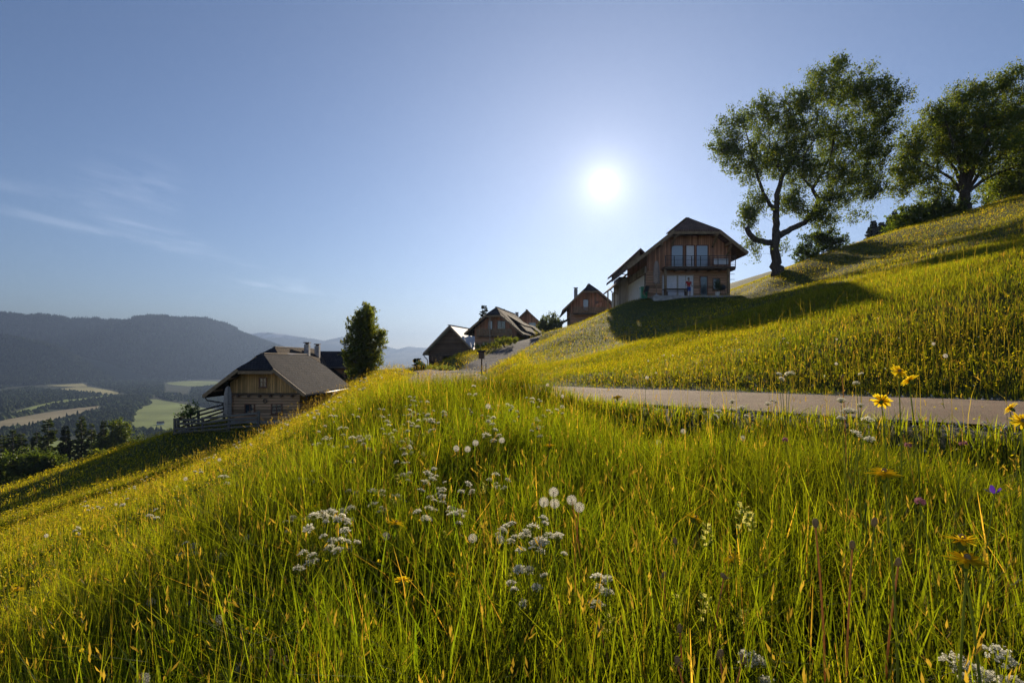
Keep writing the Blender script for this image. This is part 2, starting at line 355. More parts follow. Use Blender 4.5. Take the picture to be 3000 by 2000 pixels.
def axis(parts):
    a = [np.arange(p, q, s) for p, q, s in parts]; a.append([parts[-1][1]]); return np.unique(np.round(np.concatenate(a), 4))
xs = axis([(-9000,-6000,200),(-6000,-1000,45),(-1000,-160,30),(-160,-40,2.0),(-40,-14,.8),(-14,20,.4),(20,60,1.2),(60,138,3),(138,1000,60),(1000,9000,400)])
ys = axis([(-300,-36,30),(-36,-2,2),(-2,26,.4),(26,80,.8),(80,188,2),(188,1000,25),(1000,3000,70),(3000,5200,32),(5200,6500,160),(6500,12000,110)])
XX, YY = np.meshgrid(xs, ys); ZZ = gz(XX.ravel(), YY.ravel())
nx, ny = len(xs), len(ys)
ii = (np.arange(ny-1)[:, None]*nx+np.arange(nx-1)[None, :]).ravel()
GF = np.stack([ii, ii+1, ii+1+nx, ii+nx], 1)
GV = np.stack([XX.ravel(), YY.ravel(), ZZ], 1)
def ground_colour(x, y, z):
    n1 = fnoise(x/6, y/6, 51)[:, None]; n2 = fnoise(x/1.3, y/1.3, 57)[:, None]
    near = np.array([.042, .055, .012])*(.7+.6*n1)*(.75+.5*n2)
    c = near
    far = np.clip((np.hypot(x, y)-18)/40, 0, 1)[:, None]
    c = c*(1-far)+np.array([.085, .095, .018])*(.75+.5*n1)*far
    bare = np.clip(1-road_gap(x, y)/.7, 0, 1)[:, None]*np.array(np.hypot(x, y) < 120)[:, None]
    c = c*(1-bare)+np.array([.2, .17, .13])*(.6+.8*n2)*bare
    v = ((y > 190) | (x < -200) | (x > 140))[:, None]*1.0
    nv = fnoise(x/160, y/160, 61)[:, None]
    c = c*(1-v)+np.array([.035, .05, .02])*(.6+.8*nv)*v
    mt = np.clip((y-6200)/1500, 0, 1)[:, None]; c = c*(1-mt)+np.array([.05, .06, .045])*mt
    sn = np.clip((z-350+130*(fnoise(x/210, y/210, 71)-.5))/40, 0, 1)*(y > 8000)*(fnoise(x/130, y/130, 77) > .44)
    return c*(1-sn[:, None])+np.array([.75, .77, .8])*sn[:, None]
def ground_mat():
    m, t, out = nt('ground_earth'); b = N(t, 'ShaderNodeBsdfPrincipled'); a = N(t, 'ShaderNodeAttribute', attribute_name='Col')
    n = N(t, 'ShaderNodeTexNoise', i_Scale=9.0, i_Detail=8.0, i_Roughness=.7); L(t, coords(t), n.inputs['Vector'])
    L(t, mixc(t, .8, a.outputs['Color'], ramp(t, n.outputs['Fac'], [(.3, (.4, .4, .4)), (.7, (1.4, 1.4, 1.4))]), 'MULTIPLY'), b.inputs['Base Color'])
    b.inputs['Roughness'].default_value = .95; b.inputs['Specular IOR Level'].default_value = .1
    bp = N(t, 'ShaderNodeBump', i_Strength=.7, i_Distance=.06); L(t, n.outputs['Fac'], bp.inputs['Height']); L(t, bp.outputs['Normal'], b.inputs['Normal'])
    L(t, b.outputs[0], out.inputs['Surface']); return m
M['ground'] = ground_mat()
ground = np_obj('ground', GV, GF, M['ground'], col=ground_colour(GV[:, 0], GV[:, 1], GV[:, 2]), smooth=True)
tag(ground, 'grassy hillside falling to a wide valley and wooded mountains', kind='structure')

def asphalt(name, c, s):
    m, t, out = nt(name); b = N(t, 'ShaderNodeBsdfPrincipled')
    n = N(t, 'ShaderNodeTexNoise', i_Scale=70.0, i_Detail=4.0, i_Roughness=.8); L(t, coords(t), n.inputs['Vector'])
    n2 = N(t, 'ShaderNodeTexNoise', i_Scale=1.1, i_Detail=5.0); L(t, coords(t), n2.inputs['Vector'])
    v = N(t, 'ShaderNodeTexVoronoi', i_Scale=120.0); L(t, coords(t), v.inputs['Vector'])
    q = mixc(t, .8, ramp(t, n.outputs['Fac'], [(.3, [x*.6 for x in c]), (.7, [x*1.35 for x in c])]), ramp(t, n2.outputs['Fac'], [(.3, (.7, .68, .66)), (.7, (1.1, 1.08, 1.05))]), 'MULTIPLY')
    L(t, mixc(t, .25, q, v.outputs['Color'], 'OVERLAY'), b.inputs['Base Color']); b.inputs['Roughness'].default_value = .95; b.inputs['Specular IOR Level'].default_value = .08
    bp = N(t, 'ShaderNodeBump', i_Strength=s, i_Distance=.012); L(t, v.outputs['Distance'], bp.inputs['Height']); L(t, bp.outputs['Normal'], b.inputs['Normal'])
    L(t, b.outputs[0], out.inputs['Surface']); return m
def ribbon(name, path, hw, lift, mat, label, rag=.12, seed=0):
    T = np.gradient(path[:, :2], axis=0); T /= np.linalg.norm(T, axis=1)[:, None]; Nn = np.stack([-T[:, 1], T[:, 0]], 1)
    s = np.linspace(-1, 1, 9); V = []; n = len(path)
    for j, k in enumerate(s):
        w = hw*k
        if j in (0, 8): w = w+rag*2*(vnoise(np.arange(n)/3.0, np.full(n, j*7.3), 90+seed)-.5)
        p = path[:, :2]+Nn*(w if np.ndim(w) == 0 else w[:, None])
        V.append(np.stack([p[:, 0], p[:, 1], gz(p[:, 0], p[:, 1])+lift+.03*(1-k*k)], 1))
    V = np.stack(V, 1).reshape(-1, 3); i = (np.arange(n-1)[:, None]*9+np.arange(8)[None, :]).ravel()
    o = np_obj(name, V, np.stack([i, i+1, i+10, i+9], 1), mat, smooth=True)
    return tag(o, label, kind='structure')
M['asphalt'] = asphalt('pale_asphalt', (.29, .205, .14), .5); M['gravel'] = asphalt('grey_gravel', (.12, .11, .115), .9)
ribbon('road', ROAD, HW_ROAD, .035, M['asphalt'], 'pale narrow asphalt road curving across the hillside')
ribbon('path', DRIVE, HW_DRIVE, .045, M['gravel'], 'grey gravel drive climbing from the road to the upper houses', seed=3)

# valley fields: thin meadows lying on the valley floor
def field_mat(name, c):
    m, t, out = nt(name); b = N(t, 'ShaderNodeBsdfPrincipled')
    n = N(t, 'ShaderNodeTexNoise', i_Scale=.006, i_Detail=4.0); L(t, coords(t), n.inputs['Vector'])
    w = N(t, 'ShaderNodeTexWave', i_Scale=.02, i_Distortion=1.5); L(t, coords(t), w.inputs['Vector'])
    q = ramp(t, n.outputs['Fac'], [(.35, [x*.75 for x in c]), (.65, [x*1.2 for x in c])])
    L(t, mixc(t, .15, q, w.outputs['Color'], 'OVERLAY'), b.inputs['Base Color']); b.inputs['Roughness'].default_value = .95; b.inputs['Specular IOR Level'].default_value = .1
    L(t, b.outputs[0], out.inputs['Surface']); return m
M['field_g'] = field_mat('field_green', (.24, .29, .08)); M['field_y'] = field_mat('field_pale', (.42, .38, .17)); M['field_b'] = field_mat('field_dry', (.33, .28, .16))
def on_floor(px, py, zf=FLOOR): return W(px, py, zf*F/(H0-py))
FIELDS = [
    ('field_y', 'pale meadow strip below the wooded spur', [(90,1124),(125,1111),(185,1108),(235,1119),(262,1134),(205,1133),(120,1129)]),
    ('field_y', 'bright slanting strip of meadow beside the village trees', [(170,1139),(250,1131),(345,1148),(350,1155),(270,1156),(185,1142)]),
    ('field_g', 'long green strip between two dark tree belts', [(40,1206),(170,1172),(330,1154),(332,1161),(160,1184),(66,1212)]),
    ('field_b', 'dry straw coloured strip in the valley', [(-20,1236),(150,1206),(292,1187),(284,1199),(110,1243),(-20,1262)]),
    ('field_g', 'large green meadow behind the fence terrace', [(378,1262),(392,1212),(420,1180),(446,1168),(505,1178),(600,1196),(660,1205),(590,1240),(500,1266),(420,1268)]),
    ('field_g', 'green slope meadow left of the cabin roof', [(552,1098),(620,1093),(690,1092),(700,1102),(610,1106),(560,1104)]),
    ('field_g', 'narrow green meadow under the sloping meadow', [(482,1121),(560,1115),(640,1117),(640,1130),(560,1132),(500,1127)]),
    ('field_g', 'valley meadow behind the row of conifers', [(-20,1330),(120,1295),(330,1283),(380,1300),(360,1380),(100,1420),(-20,1430)]),
]
for mk, lab, poly in FIELDS:
    mb = MB(); P = [on_floor(*p) for p in poly]; Q = []
    for i in range(len(P)):                          # soften the corners
        a, b_ = P[i], P[(i+1) % len(P)]; Q += [a*.8+b_*.2, a*.2+b_*.8]
    P = [(q[0], q[1], FLOOR+.8) for q in Q]
    mb.add(P, [tuple(range(len(P)))]); tag(mb.build('field', M[mk]), lab, kind='structure')
# ------------------------------------------------------------------ meadow
def sector(n, r0, r1, half=48, rng=RNG):
    r = np.sqrt(rng.random(n)*(r1*r1-r0*r0)+r0*r0); a = np.radians((rng.random(n)*2-1)*half)
    return r*np.sin(a), r*np.cos(a)
NO_GRASS = []                                      # footprints of houses and terraces: x0, x1, y0, y1
NO_GRASS += [(-21.2,-15.6,42,53), (12.4,20.8,51.8,63), (-26,-20,56,66), (-11.5,-3.2,66.6,82)]
def open_ground(x, y, gap=.0):
    ok = road_gap(x, y) > gap
    for x0, x1, y0, y1 in NO_GRASS: ok &= ~((x > x0) & (x < x1) & (y > y0) & (y < y1))
    return ok
def edge_y(x): return np.interp(x, [-200,-81,-45,-25,-12,0,10,30,60,150], [96,92,82,86,98,112,120,128,150,190])
def seen(x, y):                                     # leave out what lies behind the crests
    ok = y < edge_y(x)+14
    ok &= ~((x > 5) & (y > 84) & (x < .5*y)); ok &= ~((y > 104) & (x > .5*y))
    ok &= ~((x > -14) & (x < 1) & (y > 74))
    return ok
def patch(x, y): return fnoise(x/2.6, y/2.6, 101, 3)
def greens(x, y, rng, dry=.05):
    n = len(x); p = fnoise(x/3.5, y/3.5, 111, 3)[:, None]; q = rng.random((n, 1))
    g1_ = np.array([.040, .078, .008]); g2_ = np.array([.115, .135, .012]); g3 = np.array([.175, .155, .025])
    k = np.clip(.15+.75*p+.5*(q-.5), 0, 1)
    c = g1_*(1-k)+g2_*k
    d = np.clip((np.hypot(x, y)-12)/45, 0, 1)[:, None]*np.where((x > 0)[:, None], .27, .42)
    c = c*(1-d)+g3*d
    s = (rng.random((n, 1)) < dry); c = np.where(s, np.array([.2, .145, .06])*(.7+.6*rng.random((n, 1))), c)
    return c*(.4+1.25*rng.random((n, 1))**1.3)
def blades(x, y, h, w, seg, lean, col, rng, z=None, az=None):
    n = len(x); z = gz(x, y)-.02 if z is None else z
    az = rng.random(n)*2*np.pi if az is None else az
    sd = rng.random(n)*2*np.pi                      # which way the flat side faces
    cx_, sx_ = np.cos(sd), np.sin(sd)
    V = np.empty((n, seg+1, 2, 3)); k = lean*(.15+1.7*rng.random(n)**2.2); bend = 1+rng.random(n)*1.6
    for i in range(seg+1):
        tt = i/seg; out = k*h*tt**(1+bend); up = h*tt*(1-.28*k*tt)
        ww = w*(1-tt**2.2)*.5*(.75+.25*min(1, tt*4)) + w*.03
        px = x+np.cos(az)*out; py = y+np.sin(az)*out; pz = z+up
        tw = .5*tt
        for s, sg in ((0, -1), (1, 1)):
            V[:, i, s, 0] = px+sg*ww*(cx_*math.cos(tw)-sx_*math.sin(tw)); V[:, i, s, 1] = py+sg*ww*(sx_*math.cos(tw)+cx_*math.sin(tw)); V[:, i, s, 2] = pz
    b = (np.arange(n)*(seg+1)*2)[:, None]+(np.arange(seg)*2)[None, :]; b = b.ravel()
    Fq = np.stack([b, b+1, b+3, b+2], 1)
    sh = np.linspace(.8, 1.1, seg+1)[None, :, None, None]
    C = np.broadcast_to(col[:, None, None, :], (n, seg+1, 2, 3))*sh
    return V.reshape(-1, 3), Fq, C.reshape(-1, 3)
def join(parts):
    V = []; Fq = []; C = []; o = 0
    for v, f, c in parts: V.append(v); Fq.append(f+o); C.append(c); o += len(v)
    return np.vstack(V), np.vstack(Fq), np.vstack(C)
# tall dark tussocks (x, y, radius, extra height)
TUSS = [(.35,9.3,.9,.3),(.1,8.2,.6,.2),(-.6,9.2,.8,.18),(-1.6,9.8,.9,.14),(1.0,11,.7,.2),(-2.2,4.6,.8,.1),(2.1,3.2,.6,.08),(-1.0,6.4,.7,.1)]
def zone(r0, r1, dens, hgt, wid, seg, lean, dry=.05, half=48, seed=0):
    rng = np.random.default_rng(1000+seed)
    n = int(math.radians(half)*(r1*r1-r0*r0)*dens); x, y = sector(n, r0, r1, half, rng)
    keep = open_ground(x, y, .12) & ((road_gap(x, y) > .3+.35*rng.random(n)) | (y > 15) | (rng.random(n) < .12)) & seen(x, y) & (rng.random(n) < .35+1.1*patch(x, y)) & ((r0 > 10) | (rng.random(n) < .1+np.clip((vnoise(x/.27, y/.27, 171)*.6+vnoise(x/.11, y/.11, 172)*.4-.34)*4.5, 0, 1))); x, y = x[keep], y[keep]; n = len(x)
    gap = np.clip((road_gap(x, y)-.1)/np.where(y > x, 2.6, 2.0), 0, 1)
    h = hgt*(.45+.75*rng.random(n)**.8)*(.62+.7*fnoise(x/1.8, y/1.8, 121, 2))*(.25+.75*gap**.8)
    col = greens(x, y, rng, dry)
    for tx, ty, tr, th in TUSS:
        g = np.exp(-((x-tx)**2+(y-ty)**2)/tr**2); h = h+th*g; col = col*(1-.35*g[:, None])
    # shorter on the grazed upper slope and in front of the lens
    h = h*np.where((x > 1) & (y > 8.5), .5, 1.0)*(1-.38*np.clip((-x-.18*y-.6)/2.0, 0, 1))
    h = h*np.where((y > 44) & (y < 52) & (x > 9) & (x < 22), .5, 1.0)
    dk = np.clip((7.5-np.hypot(x, y))/4, 0, 1)*np.clip((x+1.5)/2, 0, 1); col = col*(1-.25*dk*(rng.random(n) < .8))[:, None]  # near blades darkened in colour, standing in for the self-shadow of dense grass
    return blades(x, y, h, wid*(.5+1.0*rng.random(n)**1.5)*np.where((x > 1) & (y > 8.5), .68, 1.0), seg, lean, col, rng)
def grass_obj(name, parts, label):
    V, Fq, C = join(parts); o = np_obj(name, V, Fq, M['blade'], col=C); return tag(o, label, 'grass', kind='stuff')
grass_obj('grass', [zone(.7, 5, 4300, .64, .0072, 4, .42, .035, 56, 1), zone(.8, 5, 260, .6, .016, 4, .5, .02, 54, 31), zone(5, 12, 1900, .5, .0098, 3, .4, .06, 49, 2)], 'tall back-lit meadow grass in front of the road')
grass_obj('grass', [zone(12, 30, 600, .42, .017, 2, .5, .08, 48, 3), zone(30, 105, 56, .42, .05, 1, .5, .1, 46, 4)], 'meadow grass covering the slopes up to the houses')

# broad low leaves between the blades, flowering stalks with brown seed heads above them
def herb_leaves(r0, r1, dens, size, seed):
    rng = np.random.default_rng(seed); n = int(math.radians(52)*(r1*r1-r0*r0)*dens); x, y = sector(n, r0, r1, 52, rng)
    k = open_ground(x, y, .9) & seen(x, y) & (fnoise(x/1.1, y/1.1, 131, 2) > .45); x, y = x[k], y[k]; n = len(x)
    z = gz(x, y)+.03+.2*rng.random(n)**1.3*np.clip(road_gap(x, y)/2.5, .2, 1); az = rng.random(n)*2*np.pi; tl = .2+.7*rng.random(n); s = size*(.5+rng.random(n))
    d = np.stack([np.cos(az)*np.cos(tl), np.sin(az)*np.cos(tl), np.sin(tl)], 1); sd = np.stack([-np.sin(az), np.cos(az), 0*az], 1)
    p = np.stack([x, y, z], 1); q = s[:, None]
    V = np.stack([p, p+d*q*.55+sd*q*.3, p+d*q*1.15-np.array([0, 0, .25])*q, p+d*q*.55-sd*q*.3], 1).reshape(-1, 3)
    i = np.arange(n)*4; c = np.array([.028, .055, .012])*(.5+1.0*rng.random((n, 1)))
    return V, np.stack([i, i+1, i+2, i+3], 1), np.repeat(c, 4, 0)
V, Fq, C = join([herb_leaves(.8, 5, 1300, .07, 5), herb_leaves(5, 11, 300, .06, 6)])
tag(np_obj('undergrowth', V, Fq, M['herb'], col=C), 'broad green herb leaves low between the grass blades', 'undergrowth', kind='stuff')
def stalks(r0, r1, dens, wid, head, seed):
    rng = np.random.default_rng(seed); n = int(math.radians(50)*(r1*r1-r0*r0)*dens); x, y = sector(n, r0, r1, 50, rng)
    k = open_ground(x, y, .35) & seen(x, y) & (rng.random(n) < .2+1.2*fnoise(x/2, y/2, 141, 2)); x, y = x[k], y[k]; n = len(x)
    h = .42+.33*rng.random(n); az = rng.random(n)*2*np.pi; z = gz(x, y)
    c = np.array([.13, .12, .035])*(.6+.7*rng.random((n, 1))); hd = np.array([.11, .09, .04])*(.6+.8*rng.random((n, 1)))
    parts = [blades(x, y, h, np.full(n, wid), 3, .28, c, rng, z, az)]
    V0 = parts[0][0].reshape(n, 4, 2, 3); tip = V0[:, 3].mean(1); pre = V0[:, 2].mean(1); d = tip-pre; d /= np.linalg.norm(d, axis=1)[:, None]
    for j in range(3):                               # a loose spike of slim spikelets
        a = rng.random(n)*2*np.pi; o = np.stack([np.cos(a), np.sin(a), .2+0*a], 1)*head*.32; b = tip+d*head*(.35*j-.3)
        sd = np.cross(d, o); sd /= np.linalg.norm(sd, axis=1)[:, None]+1e-9; sd = sd*head*.09
        V = np.stack([b, b+d*head*.3+o*.6+sd, b+d*head*.75+o, b+d*head*.3+o*.6-sd], 1).reshape(-1, 3); i = np.arange(n)*4
        parts.append((V, np.stack([i, i+1, i+2, i+3], 1), np.repeat(hd, 4, 0)))
    return join(parts)
V, Fq, C = join([stalks(.9, 5, 85, .0022, .032, 7), stalks(5, 16, 26, .0045, .04, 8), stalks(16, 40, 2.5, .008, .03, 9)])
tag(np_obj('seeding_grass', V, Fq, M['blade'], col=C), 'thin grass stalks with brown seed heads above the meadow', 'grass', kind='stuff')

# stones of the verge along the near edge of the road
def verge():
    rng = np.random.default_rng(17); P = ROAD[(ROAD[:, 1] > -3) & (ROAD[:, 1] < 26)]; n = 9000
    T = np.gradient(P[:, :2], axis=0); T /= np.linalg.norm(T, axis=1)[:, None]; Nn = np.stack([-T[:, 1], T[:, 0]], 1)
    i = rng.integers(0, len(P), n); side = np.where(rng.random(n) < .75, -1, 1)
    sgn = np.sign((Nn[:, 0]*-.7+Nn[:, 1]*-.7).mean()) or 1
    off = (HW_ROAD-.12+np.abs(rng.normal(0, .32, n)))*np.where(side < 0, sgn, -sgn)
    x = P[i, 0]+Nn[i, 0]*off+rng.normal(0, .1, n); y = P[i, 1]+Nn[i, 1]*off+rng.normal(0, .1, n); z = gz(x, y)+.03
    s = .008+.022*rng.random(n)**2.5; A = rng.random((n, 6, 1))*.6+.7
    B = np.array([[1,0,0],[0,1,0],[-1,0,0],[0,-1,0],[0,0,.7],[0,0,-.7]])[None]*A*s[:, None, None]
    V = (np.stack([x, y, z], 1)[:, None, :]+B).reshape(-1, 3); b = np.arange(n)*6
    tri = np.array([(0,1,4),(1,2,4),(2,3,4),(3,0,4),(1,0,5),(2,1,5),(3,2,5),(0,3,5)])
    Ft = (b[:, None, None]+tri[None]).reshape(-1, 3)
    return V, Ft
V, Ft = verge(); M['pebble'] = plain('pale_limestone', (.46, .42, .36), .9, .35, 14)
tag(np_obj('gravel', V, Ft, M['pebble']), 'pale loose stones along the edges of the road', 'gravel', kind='stuff')
# ------------------------------------------------------------------ trees
def leaf_cloud(P, Dr, size, rng, fold=.0):
    """kite-shaped leaves at P growing along Dr"""
    n = len(P); s = size*(.6+.8*rng.random(n)); d = Dr+rng.normal(0, .55, (n, 3)); d /= np.linalg.norm(d, axis=1)[:, None]
    r = rng.normal(0, 1, (n, 3)); sd = np.cross(d, r); sd /= np.linalg.norm(sd, axis=1)[:, None]+1e-9
    q = s[:, None]
    V = np.stack([P, P+d*q*.5+sd*q*.32, P+d*q*1.05, P+d*q*.5-sd*q*.32], 1).reshape(-1, 3); i = np.arange(n)*4
    return V, np.stack([i, i+1, i+2, i+3], 1)
def leaf_col(n, base, rng, var=.35, warm=.15):
    c = np.array(base)*(1-var+2*var*rng.random((n, 1))); w_ = rng.random((n, 1)) < warm
    return np.where(w_, c*np.array([1.6, 1.15, .8]), c)
def broadleaf(name, label, cat, base, limbs, lobes, ncl, per, size, col, group=None, spread=.55, seed=1, warm=.15, shell=.35, twig=.035, up=.5, holes=.0, vp=.8):
    rng = np.random.default_rng(seed); base = np.array(base, float)
    root = thing(name, label, cat, base, 0, group)
    T = MB(); nodes = []
    for lb in limbs:
        pts = [Vector(p[:3]) for p in lb]; rr = [p[3] for p in lb]; Q = []; R = []
        for i in range(len(pts)-1):
            for k in range(4):
                u = k/4; Q.append(pts[i].lerp(pts[i+1], u)+Vector(rng.normal(0, rr[i]*.12, 3))); R.append(rr[i]*(1-u)+rr[i+1]*u)
        Q.append(pts[-1]); R.append(rr[-1]); T.tube(Q, R, 8); nodes += [np.array(q) for q in Q[2:]]
    nodes = np.array(nodes)
    vol = np.array([l[3]*l[4]*l[5] for l in lobes]); vol = vol**vp; vol /= vol.sum()
    C = []; 
    while len(C) < ncl:
        l = lobes[rng.choice(len(lobes), p=vol)]; v = rng.normal(0, 1, 3); v /= np.linalg.norm(v); r = rng.random()**shell
        C.append(np.array(l[:3])+v*r*np.array(l[3:6]))
    C = np.array(C)
    if holes > 0:
        k = fnoise(C[:, 0]/1.6+C[:, 1]*.3, C[:, 2]/1.6, seed+5, 2) > holes; C = C[k]
    P = []; D = []
    ctr = np.array([np.mean([l[0] for l in lobes]), np.mean([l[1] for l in lobes]), min(l[2]-l[5] for l in lobes)])
    for c in C:
        dd = np.linalg.norm(nodes-c, axis=1)+np.maximum(0, nodes[:, 2]-c[2])*.8; a = nodes[dd.argmin()]
        o = c-a; ln = np.linalg.norm(o)
        mid = a+o*.5+rng.normal(0, .08*ln, 3)+np.array([0, 0, .06*ln])
        r0 = min(twig*(.6+.25*ln), .11); T.tube([a, mid, c], [r0, r0*.6, r0*.22], 4, cap=False)
        if ln > 1.2: nodes = np.vstack([nodes, mid, a+o*.8])
        out = c-ctr; out /= np.linalg.norm(out)+1e-9; out = out*.8+np.array([0, 0, up]); out /= np.linalg.norm(out)
        m = max(3, int(per*(.5+rng.random())))
        # leafy shoots: a few short twigs fanning out of the cluster
        for s in range(4):
            sd = out+rng.normal(0, .55, 3); sd /= np.linalg.norm(sd); L_ = spread*(.7+1.1*rng.random()); kk = m//4+1
            tt = rng.random((kk, 1))**.8; P.append(c+sd*L_*tt+rng.normal(0, spread*.16, (kk, 3))); D.append(np.repeat(sd[None], kk, 0))
    P = np.vstack(P); D = np.vstack(D); V, Fq = leaf_cloud(P, D, size, rng)
    T.build('trunk', M['bark'], root)
    np_obj('crown', V, Fq, M['leaf'], root, np.repeat(leaf_col(len(P), col, rng, warm=warm), 4, 0))
    return root
def rel(base): return lambda px, py, d, r=None: tuple(W(px, py, d)-np.array(base))+(() if r is None else (r,))
def lobes_px(base, L_, d, k):
    out = []
    for px, py, rx, ry, *dz in L_:
        dd = d+(dz[0] if dz else 0); p = W(px, py, dd)-np.array(base); out.append((*p, rx/F*dd, k*min(rx, ry)/F*dd+1.0, ry/F*dd))
    return out
Z7 = lambda zx, zy: (2050+zx*.4783, 150+zy*.4783)
def z7(L_): return [(*Z7(a, b), rx*.4783, ry*.4783, *r) for a, b, rx, ry, *r in L_]
# the big old tree beside the large chalet
B1 = W(2281, 800, 52.5); B1[2] = g1(B1[0], B1[1])-.1
R1 = rel(B1)
def lim(R, pts, d): return [R(*Z7(a, b), d+dz, r*.74) for a, b, r, dz in pts]
limbs1 = [
    [(0, 0, -.3, .68)]+lim(R1, [(470,1290,.62,0),(462,1200,.55,0),(468,1100,.5,0)], 52.5),
    lim(R1, [(468,1120,.46,0),(465,1000,.4,.2),(472,880,.33,.3),(510,760,.25,.2),(560,680,.18,0),(620,600,.1,-.3),(660,480,.05,-.5)], 52.5),
    lim(R1, [(462,1180,.4,0),(400,1170,.36,-.3),(330,1150,.34,-.6),(300,1110,.32,-.8),(285,1078,.29,-.9)], 52.5),
    lim(R1, [(468,980,.3,0),(430,940,.25,-.4),(390,870,.2,-.8),(345,740,.15,-1.2),(310,600,.1,-1.5),(280,480,.05,-1.7)], 52.5),
    lim(R1, [(480,1130,.42,0),(560,1090,.36,.4),(640,1050,.33,.8),(700,980,.3,1.0),(728,910,.27,1.1),(690,845,.22,1.0),(740,760,.18,.8),(800,650,.13,.5),(830,500,.08,.2),(850,330,.04,0)], 52.5),
    lim(R1, [(728,910,.2,1.1),(820,880,.16,1.4),(950,850,.1,1.9),(1080,800,.05,2.4)], 52.5),
    lim(R1, [(740,760,.12,.8),(860,700,.1,1.4),(980,560,.07,1.8),(1080,430,.04,2.0)], 52.5),
    lim(R1, [(510,760,.14,.2),(470,690,.12,1.2),(430,600,.09,2.0),(420,480,.05,2.6)], 52.5),
    lim(R1, [(690,845,.12,1.0),(620,760,.1,-.6),(640,640,.08,-1.6),(720,520,.05,-2.2)], 52.5)]
lobes1 = lobes_px(B1, z7([(250,520,150,130),(420,420,170,120,1),(640,330,120,110,-1),(780,230,130,150),(850,110,40,60),(960,280,170,150,1),(1110,300,110,90),(1180,330,90,60,-1),(1130,450,130,120),
    (680,520,210,150),(930,560,210,160,1),(1080,640,120,110),(180,620,100,90),(300,720,150,120,-1),(480,640,170,140,1.5),(620,760,180,120),(860,780,180,120),(1030,800,110,90,1),
    (350,960,80,110),(300,1050,50,80),(560,960,90,90,1),(700,1000,80,70),(820,930,130,70),(930,1030,90,50),(1050,890,90,60),(760,1060,90,50),(330,1230,50,90),(520,1230,50,60,1)]), 52.5, .8)
broadleaf('deciduous_tree', 'big old forked tree with an open leaning crown beside the large chalet', 'tree', B1, limbs1, lobes1, 2000, 60, .15, (.07, .1, .025), seed=11, spread=.72, warm=.1, shell=.5, holes=.29, twig=.018, up=.9, vp=.68)
# the round tree at the edge of the meadow
B2 = W(2828, 622, 55); B2[2] = g1(B2[0], B2[1])-.1
R2 = rel(B2)
limbs2 = [[(0, 0, -.4, .6)]+lim(R2, [(1620,930,.7,0),(1625,860,.6,0)], 55)]
for k, (ex, ey, dz) in enumerate([(1290,640,-1),(1400,520,1),(1500,420,-1.5),(1610,300,0),(1720,260,1.5),(1850,230,-1),(1960,330,0),(2080,480,1),(2120,640,-1),(1330,760,1.5),(1560,480,3),(1780,520,-3),(1900,620,2)]):
    limbs2.append(lim(R2, [(1625,880,.26,0),(1625+(ex-1625)*.25,880+(ey-880)*.42,.2,dz*.3),(1625+(ex-1625)*.6,880+(ey-880)*.7,.12,dz*.7),(ex,ey,.05,dz)], 55))
lobes2 = lobes_px(B2, z7([(1860,240,150,100),(1640,320,130,110,1),(1480,440,120,110),(1340,560,110,90,-1),(1720,460,230,140),(1500,620,200,120,1),(1270,650,90,90),(1780,660,230,150,-1),(1340,770,140,80),(1950,420,180,170,1),
    (2060,600,170,170),(1950,800,180,110),(1850,880,150,80),(1450,880,120,60),(1250,860,70,50),(1240,770,70,70),(2120,400,120,120)]), 55, .8)
broadleaf('deciduous_tree', 'round dense tree with branches fanning from a short trunk high on the meadow', 'tree', B2, limbs2, lobes2, 2200, 60, .15, (.08, .11, .025), seed=12, spread=.7, warm=.12, shell=.5, holes=.24, twig=.02, up=.9)
def bush(name, label, cat, px, py, d, lobes, ncl, per, size, col, seed, group=None, spread=.3, stems=6, warm=.1, up=.5, k=.8):
    b = W(px, py, d); b[2] = g1(b[0], b[1])-.05; lb = lobes_px(b, lobes, d, k); rng = np.random.default_rng(seed)
    lims = []
    for s in range(stems):
        l = lb[s % len(lb)]; e = np.array(l[:3])+rng.normal(0, .3, 3)*np.array(l[3:6]); r = .03+.012*d/40
        lims.append([(rng.normal(0, .15), rng.normal(0, .15), -.1, r*1.6), (e[0]*.4, e[1]*.4, max(.2, e[2]*.55), r), (*e, r*.4)])
    return broadleaf(name, label, cat, b, lims, lb, ncl, per, size, col, group, spread, seed, warm, .45, .02, up)
bush('shrub', 'low dark bush between the big forked tree and the meadow slope', 'shrub', 2400, 775, 56, z7([(740,1180,110,80),(660,1260,70,60),(830,1210,70,50)]), 150, 60, .16, (.04, .065, .015), 21, spread=.45)
bush('shrub', 'wide green bush under the round tree at the top of the meadow', 'shrub', 2660, 705, 56, z7([(1380,1010,150,90),(1270,1060,90,60),(1500,980,120,80)]), 260, 60, .16, (.06, .09, .018), 22, spread=.45)
bush('shrub', 'dark bush right behind the trunk of the round tree', 'shrub', 2960, 560, 60, z7([(1830,880,130,90),(1950,830,120,100)]), 170, 60, .16, (.05, .075, .016), 23, spread=.45)
